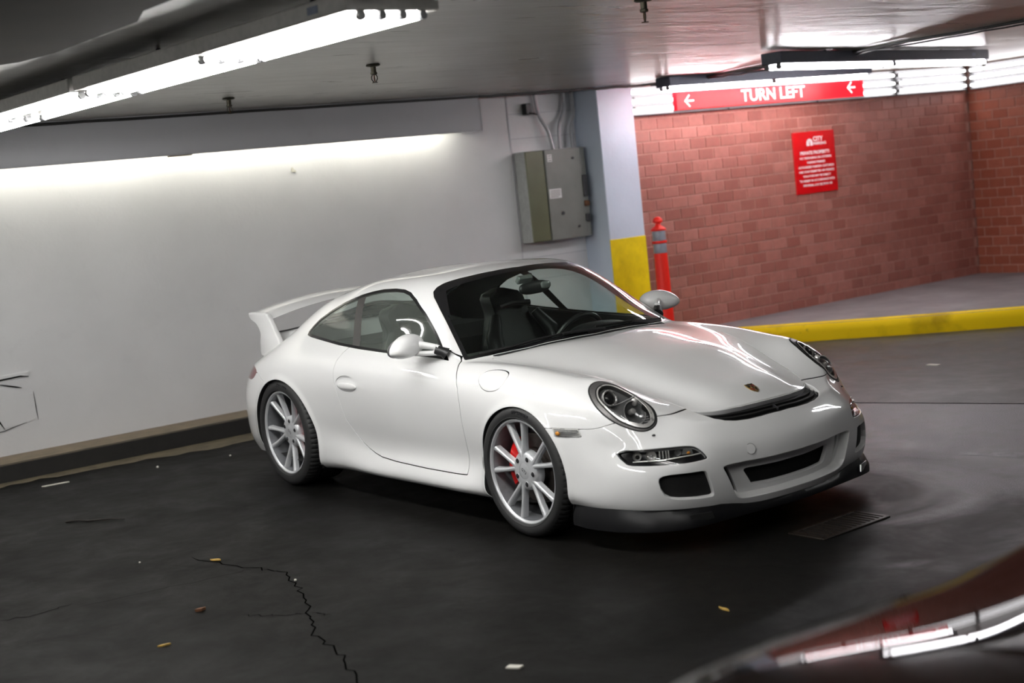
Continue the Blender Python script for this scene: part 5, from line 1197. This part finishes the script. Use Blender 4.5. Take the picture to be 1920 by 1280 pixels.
# ---- door mirrors
for y in (-1, 1):
    R = Matrix.Rotation(y*-.35, 3, 'Z') @ Matrix.Rotation(-y*.10, 3, 'X')
    mb = MB().ellipsoid((0, 0, 0), (.076, .128, .064), None, 36, 22, p=.92)
    for i, v in enumerate(mb.v):        # blunt flat glass side, slimmer towards the tip, flatter belly
        x, w, z = v; k = 1-.28*max(0, w*y/.122)**2; x *= .55 if x < 0 else 1.0
        z *= (.80 if z < 0 else 1.08)*k; mb.v[i] = tuple(R @ Vector((x, w, z))+Vector((-.835, y*.905, .905)))
    mir = wchild(mb.build('door_mirror', M['paint'], smooth=60), car)
    mb = MB(); g = [(.116*math.cos(a)*.92, .050*math.sin(a)) for a in [2*PI*k/28 for k in range(28)]]
    o = MB().prism(g, R @ Vector((-.0375, 0, 0))+Vector((-.835, y*.905, .907)), R @ Vector((0, 1, 0)), R @ Vector((0, 0, 1)), R @ Vector((-1, 0, 0)), .003).build('mirror_glass', M['chrome'], smooth=0); bchild(wchild(o, car), mir)
    mb = MB()
    mb.tube([(-.80, y*.86, .918), (-.77, y*.83, .910), (-.735, y*.795, .898), (-.715, y*.78, .888)], [.022, .019, .017, .018], 12)
    mb.tube([(-.81, y*.87, .872), (-.775, y*.835, .868), (-.735, y*.795, .866), (-.715, y*.78, .866)], [.014, .014, .014, .014], 10)
    mb.tube([(-.732, y*.792, .902), (-.722, y*.785, .885), (-.732, y*.792, .862)], .018, 10)
    bchild(wchild(mb.build('mirror_arm', M['paint'], smooth=60), car), mir)
    mb = MB().tube([(-.728, y*.79, .882), (-.70, y*.765, .868), (-.69, y*.75, .855)], [.026, .026, .034], 12); bchild(wchild(mb.build('mirror_foot', M['black_plastic'], smooth=60), car), mir)
# ---- wipers
gpts = BASE.V[(BASE.V[:, 2] > .7) & (BASE.V[:, 0] > -1.1) & (BASE.V[:, 0] < -.2) & (BASE.V[:, 1] < .75)]
def wz(x, y, h): return (x, y, skin_z(x, y, gpts)+h)
for pts, arm in (([(-.535, -.655), (-.475, -.50), (-.435, -.33), (-.405, -.15), (-.395, -.03)], [(-.40, -.20), (-.375, -.05), (-.362, .06)]), ([(-.405, .03), (-.41, .18), (-.435, .33), (-.475, .50), (-.52, .61)], [(-.41, .30), (-.385, .42), (-.40, .50)])):
    P_ = [Vector(wz(x, y, .012)) for x, y in pts]; rr = []
    for a, b in zip(P_[:-1], P_[1:]): rr += [a.lerp(b, t) for t in (0, .34, .67)]
    rr.append(P_[-1]); wp = wchild(MB().tube(rr, .0065, 6).build('wiper', M['black_rubber']), car)
    bchild(wchild(MB().tube([wz(x, y, .022) for x, y in arm], .007, 6).build('wiper_arm', M['black_plastic']), car), wp)
# ---- rear wing
vs = []; fs = []; n = 40; prof = [(-.135, .012), (-.10, .024), (-.03, .028), (.05, .020), (.115, .004), (.130, -.006), (.115, -.012), (.03, -.012), (-.06, -.006), (-.128, .004)]
for i in range(n+1):
    y = -.655+1.31*i/n; k = 1-(y/.655)**2
    for px, pz in prof: vs.append((-2.93-.02*k+px, y, 1.005+.075*k+pz+px*-.06))
m = len(prof)
for i in range(n):
    for q in range(m): a = m*i+q; b2 = m*i+(q+1) % m; fs.append((a, b2, b2+m, a+m))
fs += [tuple(range(m)), tuple(range(m*(n+1)-1, m*n-1, -1))]
wing = wchild(MB().add(vs, fs).build('rear_wing', M['paint'], smooth=50), car)
for y in (-1, 1):
    EP = catmull([(-3.070, 1.020), (-3.045, 1.038), (-2.93, 1.040), (-2.822, 1.036), (-2.800, .995), (-2.772, .92), (-2.715, .845), (-2.725, .815), (-2.80, .782), (-2.90, .758), (-2.95, .770), (-2.975, .83), (-2.966, .90), (-3.0, .965), (-3.055, .995)], 5)
    mb = MB(); ly = [(-.004, .93), (-.013, .985), (-.018, 1.), (-.018, 1.)]
    c0 = EP.mean(0); rings = [(-.020, .93), (-.014, .985), (-.006, 1.), (.006, 1.), (.014, .985), (.020, .93)]; vs = []; fs = []; m = len(EP)
    for o_, k in rings:
        for p in EP: q = c0+(p-c0)*k; bow = .025*((q[1]-.9)/.13)**2; vs.append((q[0], y*(.640+bow+o_), q[1]))
    for i in range(len(rings)-1):
        for q in range(m): a = m*i+q; b2 = m*i+(q+1) % m; fs.append((a, b2, b2+m, a+m))
    fs += [tuple(range(m)), tuple(range(m*len(rings)-1, m*(len(rings)-1)-1, -1))]
    bchild(wchild(mb.add(vs, fs).build('endplate', M['paint'], smooth=50), car), wing)
mb = MB().prism([(-3.16, .80), (-3.12, .868), (-2.80, .905), (-2.62, .93), (-2.60, .80)], (0, -.55, 0), (1, 0, 0), (0, 0, 1), (0, 1, 0), 1.10); bchild(wchild(mb.build('wing_base', M['paint'], smooth=0), car), wing)
mb = MB().prism([(-3.13, .864), (-3.125, .878), (-2.78, .914), (-2.60, .938), (-2.60, .926), (-2.80, .903)], (0, -.56, 0), (1, 0, 0), (0, 0, 1), (0, 1, 0), 1.12); bchild(wchild(mb.build('wing_seal', M['satin_black'], smooth=0), car), wing)
# ---- cabin
L_ = cutx(BASE, -2.65, -.36); L_ = clip(L_, L_.V[:, 2]-.50)
for k in ('ws', 'dlo', 'rwin', 'cowl'): L_ = clip(L_, -FE[k](L_.V)+.004)
L_ = clip(L_, -FE['archr'](L_.V)-.04)
IN = offset(L_, -.022); IN.F[:] = 0; IN.N = -IN.N; IN.T = IN.T[:, ::-1]
emit('cabin_lining', M['fabric'], car, IN)
mb = MB().box((-1.45, 0, .28), (2.0, 1.50, .10), None, .02); wchild(mb.build('cabin_floor', M['fabric'], smooth=0), car)
mb = MB().box((-2.28, 0, .58), (.50, 1.30, .50), None, .08); wchild(mb.build('rear_bulkhead', M['fabric']), car)
mb = MB().prism([(-.52, .55), (-.515, .785), (-.60, .815), (-.80, .818), (-.90, .785), (-.93, .70), (-.86, .58), (-.80, .40), (-.55, .3)], (0, -.655, 0), (1, 0, 0), (0, 0, 1), (0, 1, 0), 1.31); dash = wchild(mb.build('dashboard', M['leather']), car)
mb = MB().ellipsoid((-.76, .36, .825), (.14, .19, .042), None, 24, 12); bchild(wchild(mb.build('instrument_hood', M['leather']), car), dash)
c = Vector((-.965, .36, .742)); ax = Vector((-.90, 0, .42)).normalized(); x_, y_, _ = frame_from(ax)
mb = MB(); ring = [c+x_*(.178*math.cos(a))+y_*(.178*math.sin(a)) for a in [2*PI*k/40 for k in range(41)]]; mb.tube(ring, .016, 10, cap=False)
sw_ = wchild(mb.build('steering_wheel', M['leather']), car)
mb = MB().ellipsoid(c-ax*.02, (.03, .055, .055), None, 14, 8)
for a in (0., PI, -PI/2): d = x_*math.cos(a)+y_*math.sin(a); mb.tube([c-ax*.02, c+d*.10-ax*.012, c+d*.172], [.018, .014, .012], 8)
bchild(wchild(mb.build('steering_spokes', M['silver_trim']), car), sw_)
wchild(MB().tube([c-ax*.02, c-ax*.30], .035, 10).build('steering_column', M['black_plastic']), car)
def seat(y):
    base = MB().ellipsoid((-1.28, y, .44), (.27, .24, .10), None, 24, 14, p=.7); s_ = wchild(base.build('seat', M['leather'], smooth=60), car)
    mb = MB(); n = 22; vs = []; fs = []; m = 16
    for i in range(n+1):                 # one-piece backrest with built-in head restraint
        t = i/n; z = .44+.62*t; x = -1.54-.19*t+.02*math.sin(t*PI)
        hw = .235 if t < .45 else .235-.10*min(1, (t-.45)/.30)
        hw *= math.sqrt(max(.02, 1-max(0, (t-.9)/.1)**2)); th = .075*math.sqrt(max(.03, 1-max(0, (t-.85)/.15)**2))
        for k in range(m):
            a = 2*PI*k/m; ca, sa = math.cos(a), math.sin(a); u = math.copysign(abs(sa)**.7, sa); f = math.copysign(abs(ca)**.7, ca)
            vs.append((x+th*f+(.045*abs(u)**3 if f > 0 else 0), y+hw*u, z))
    for i in range(n):
        for k in range(m): fs.append((i*m+k, i*m+(k+1) % m, (i+1)*m+(k+1) % m, (i+1)*m+k))
    fs += [tuple(range(m)), tuple(range(m*n+m-1, m*n-1, -1))]
    bchild(wchild(mb.add(vs, fs).build('backrest', M['leather'], smooth=60), car), s_)
    for sy in (-1, 1): bchild(wchild(MB().tube([(-1.40, y+sy*.225, .50), (-1.44, y+sy*.235, .62), (-1.50, y+sy*.22, .78), (-1.56, y+sy*.15, .90)], [.05, .055, .05, .03], 12).build('bolster', M['leather'], smooth=60), car), s_)
    bchild(wchild(MB().tube([(-1.56, y-.12, .955), (-1.585, y, .965), (-1.56, y+.12, .955)], .018, 8).build('belt_guide', M['black_plastic']), car), s_)
seat(-.37); seat(.37)
rm = wchild(MB().ellipsoid((-.885, .02, 1.105), (.022, .118, .036), Matrix.Rotation(.12, 3, 'Z'), 28, 14, p=.7).build('rear_view_mirror', M['black_plastic'], smooth=60), car)
bchild(wchild(MB().ellipsoid((-.868, .085, 1.112), (.010, .036, .022), None, 14, 8, p=.7).build('mirror_display', M['silver_trim']), car), rm)
bchild(wchild(MB().tube([(-.90, .02, 1.12), (-.91, .02, 1.16), (-.92, .02, 1.182)], .012, 8).build('mirror_stalk', M['black_plastic']), car), rm)
wchild(MB().box((-.890, -.045, 1.158), (.03, .10, .045), Matrix.Rotation(.6, 3, 'Y'), .006).build('toll_tag', M['silver_trim']), car)
wchild(MB().box((-.90, 0, .60), (.40, .22, .34), None, .03).build('centre_console', M['leather']), car)
st = clip(cutx(BASE, -.9, -.4), FE['ws'](cutx(BASE, -.9, -.4).V)-.025)
st = clip(st, .04-np.abs(st.V[:, 1]-.60)); st = offset(clip(st, lambda V: .035-np.abs(V[:, 0]+.665)), -.004); emit('windscreen_sticker', M['silver_trim'], car, st, 'L')

# ================================================================== THE DARK CAR IN FRONT OF THE LENS
SROWS = [
[(-3.50,0,.25),(-3.60,0,.35),(-3.65,0,.50),(-3.65,0,.65),(-3.62,0,.80),(-3.55,0,.92),(-3.45,0,.98),(-3.35,0,1.0),(-3.25,0,1.01),(-3.15,0,1.02)],
[(-3.42,.50,.25),(-3.52,.52,.35),(-3.56,.53,.50),(-3.56,.53,.65),(-3.53,.52,.80),(-3.47,.50,.91),(-3.38,.46,.97),(-3.28,.38,1.0),(-3.18,.22,1.015),(-3.08,0,1.03)],
[(-3.20,.78,.22),(-3.26,.84,.32),(-3.28,.85,.50),(-3.28,.85,.65),(-3.26,.83,.80),(-3.22,.78,.91),(-3.16,.70,.965),(-3.08,.58,1.0),(-3.0,.32,1.03),(-2.95,0,1.05)],
[(-2.80,.82,.20),(-2.80,.89,.30),(-2.80,.91,.50),(-2.80,.91,.68),(-2.80,.89,.83),(-2.80,.83,.95),(-2.78,.74,1.03),(-2.72,.62,1.10),(-2.66,.35,1.16),(-2.60,0,1.18)],
[(-2.10,.82,.20),(-2.10,.90,.28),(-2.10,.92,.50),(-2.10,.925,.70),(-2.10,.90,.85),(-2.10,.85,.96),(-2.10,.75,1.15),(-2.10,.62,1.36),(-2.10,.35,1.43),(-2.10,0,1.45)],
[(-1.40,.82,.20),(-1.40,.90,.28),(-1.40,.92,.50),(-1.40,.925,.70),(-1.40,.90,.84),(-1.40,.85,.95),(-1.40,.76,1.16),(-1.40,.64,1.38),(-1.40,.36,1.46),(-1.40,0,1.48)],
[(-.75,.82,.20),(-.75,.90,.28),(-.75,.92,.50),(-.75,.925,.70),(-.75,.90,.83),(-.75,.86,.94),(-.74,.79,1.10),(-.72,.68,1.28),(-.62,.38,1.36),(-.56,0,1.38)],
[(-.20,.82,.20),(-.20,.90,.28),(-.20,.92,.50),(-.20,.925,.70),(-.20,.905,.83),(-.20,.87,.92),(-.20,.83,.955),(-.18,.74,.985),(.0,.42,1.03),(.08,0,1.04)],
[(.0,.82,.20),(.0,.90,.28),(.0,.925,.50),(.0,.93,.70),(.0,.925,.79),(.0,.90,.875),(.02,.82,.915),(.05,.69,.945),(.18,.40,.982),(.24,0,1.0)],
[(.50,.82,.22),(.50,.90,.30),(.50,.925,.50),(.50,.93,.68),(.50,.925,.77),(.50,.895,.855),(.50,.80,.903),(.50,.66,.933),(.54,.38,.968),(.56,0,.988)],
[(.95,.80,.22),(.95,.88,.30),(.95,.91,.50),(.95,.91,.65),(.95,.905,.75),(.95,.875,.835),(.95,.78,.885),(.95,.64,.915),(.96,.36,.952),(.97,0,.972)],
[(1.28,.72,.20),(1.30,.79,.28),(1.32,.82,.46),(1.31,.82,.60),(1.28,.79,.70),(1.26,.75,.76),(1.24,.69,.80),(1.22,.57,.825),(1.22,.32,.85),(1.22,0,.86)],
[(1.48,.45,.20),(1.53,.48,.28),(1.56,.50,.44),(1.55,.50,.57),(1.52,.48,.66),(1.48,.45,.72),(1.44,.41,.75),(1.40,.34,.775),(1.37,.19,.80),(1.36,0,.81)],
[(1.54,0,.20),(1.59,0,.28),(1.62,0,.44),(1.61,0,.57),(1.59,0,.65),(1.56,0,.70),(1.53,0,.735),(1.50,0,.755),(1.47,0,.77),(1.45,0,.78)],
]
CAB = lambda x: -.45+x*.88 if x <= .13 else -.3357+(x-.13)*1.0 if x < .2 else x        # the cabin sits back behind a long bonnet
SROWS = [[(CAB(x) if r[0][0] < .3 else x, w, z) for x, w, z in r] for r in SROWS]
DCX, DNOSE = 4.68, -4.27
dark = empty('parked_sedan', (DCX, DNOSE+2.6, 0), 'dark glossy sedan, its blurred bonnet filling the lower right corner', 'car')
SROWS = [[(x, w, z*1.065) for x, w, z in r] for r in SROWS]
GS = skin_grid(surface(SROWS, 200, 110, 2e-5, 4e-6))
def emit_dark(name, mat, S, sides='RL', parent=None):
    o = emit(name, mat, dark, S, sides); me = o.data
    me.transform(Matrix(((0, 1, 0, DCX), (-1, 0, 0, DNOSE+1.62), (0, 0, 1, 0), (0, 0, 0, 1))))
    return o if parent is None else bchild(o, parent)
DW = [(CAB(x), w) for x, w in [(-.60, -.1), (-.60, .36), (-.70, .60), (-.20, .755), (-.12, .70), (.02, .40), (.09, 0), (.09, -.1)]]
DS = [(CAB(x), z*1.065) for x, z in [(-2.55, .985), (-2.35, 1.20), (-2.05, 1.335), (-1.4, 1.365), (-.95, 1.30), (-.45, 1.02), (-.40, .965)]]
DH = [(-.34, -.1), (-.34, 0), (-.39, .40), (-.53, .74), (.3, .79), (.9, .76), (1.2, .68), (1.36, .36), (1.42, 0), (1.42, -.1)]
DL = [(1.13, .60), (1.2, .72), (1.36, .72), (1.44, .62), (1.36, .57)]
fw = lambda V: region(V, 'plan', DW, lambda V: V[:, 2] > .9); fs_ = lambda V: region(V, 'side', DS, lambda V: V[:, 1] > .5)
fh = lambda V: region(V, 'plan', DH, lambda V: V[:, 2] > .7); flm = lambda V: region(V, 'side', DL, lambda V: V[:, 1] > .4)
c1 = lambda V: np.where(V[:, 1] > .5, .36-np.hypot(V[:, 0]-.72, V[:, 2]-.32), -.08); c2 = lambda V: np.where(V[:, 1] > .5, .36-np.hypot(V[:, 0]+2.30, V[:, 2]-.32), -.08)
S = GS
for f in (fw, fs_, fh, flm, c1, c2): S = clip(S, -f(S.V)-.002, .012)
emit_dark('body_shell', M['dark_paint'], S)
emit_dark('hood', M['dark_paint'], clip(GS, fh(GS.V)-.002, .012))
emit_dark('windscreen', M['gloss_black'], clip(GS, fw(GS.V)-.001)); emit_dark('side_window', M['gloss_black'], clip(GS, fs_(GS.V)-.001), 'R'); emit_dark('side_window', M['gloss_black'], clip(GS, fs_(GS.V)-.001), 'L')
emit_dark('headlamp', M['clear_lens'], clip(GS, flm(GS.V)-.001), 'R'); emit_dark('headlamp', M['clear_lens'], clip(GS, flm(GS.V)-.001), 'L')
lb = offset(GS, -.04); emit_dark('lamp_bowl', M['lamp_grey'], clip(lb, flm(lb.V)+.01))
for s in (-1, 1):
    for X in (.72, -2.30):
        c = Vector((DCX+s*.90, DNOSE+1.62-X, .318)); ax = (s, 0, 0)
        w = wchild(MB().lathe([(.215, -.02), (.222, .0), (.24, .004), (.30, .0), (.316, -.03), (.318, -.06), (.318, -.18), (.30, -.21), (.2, -.21)], c, ax, 48).build('wheel', M['tyre']), dark)
        mb = MB().lathe([(.216, -.01), (.205, -.02), (.20, -.05), (.20, -.18)], c, ax, 40); mb.lathe([(0, -.035), (.06, -.03), (.075, -.06)], c, ax, 24)
        x_, y_, _ = frame_from(ax)
        for k in range(7):
            d = x_*math.cos(2*PI*k/7)+y_*math.sin(2*PI*k/7); mb.tube([c+Vector(ax)*-.04+d*.05, c+Vector(ax)*-.03+d*.205], [.022, .016], 8)
        bchild(wchild(mb.build('rim', M['alloy_dark']), dark), w)
mb = MB()
for k in range(6): mb.box((DCX, DNOSE+.055+.012*abs(k-2.5)*.3, .42+.035*k), (.72, .03, .012))
mb.box((DCX, DNOSE+.085, .51), (.74, .02, .24)); wchild(mb.build('grille', M['gloss_black'], smooth=0), dark)
bb = [(x, s, max(z, .2)) for x, s, z in [r[0] for r in SROWS]]
vs = []; fs = []
for X, w, z in bb: vs += [(DCX+w, DNOSE+1.62-X, z+.01), (DCX-w, DNOSE+1.62-X, z+.01)]
for i in range(len(bb)-1): fs.append((2*i, 2*i+1, 2*i+3, 2*i+2))
wchild(MB().add(vs, fs).build('floor_pan', M['liner'], smooth=0), dark)
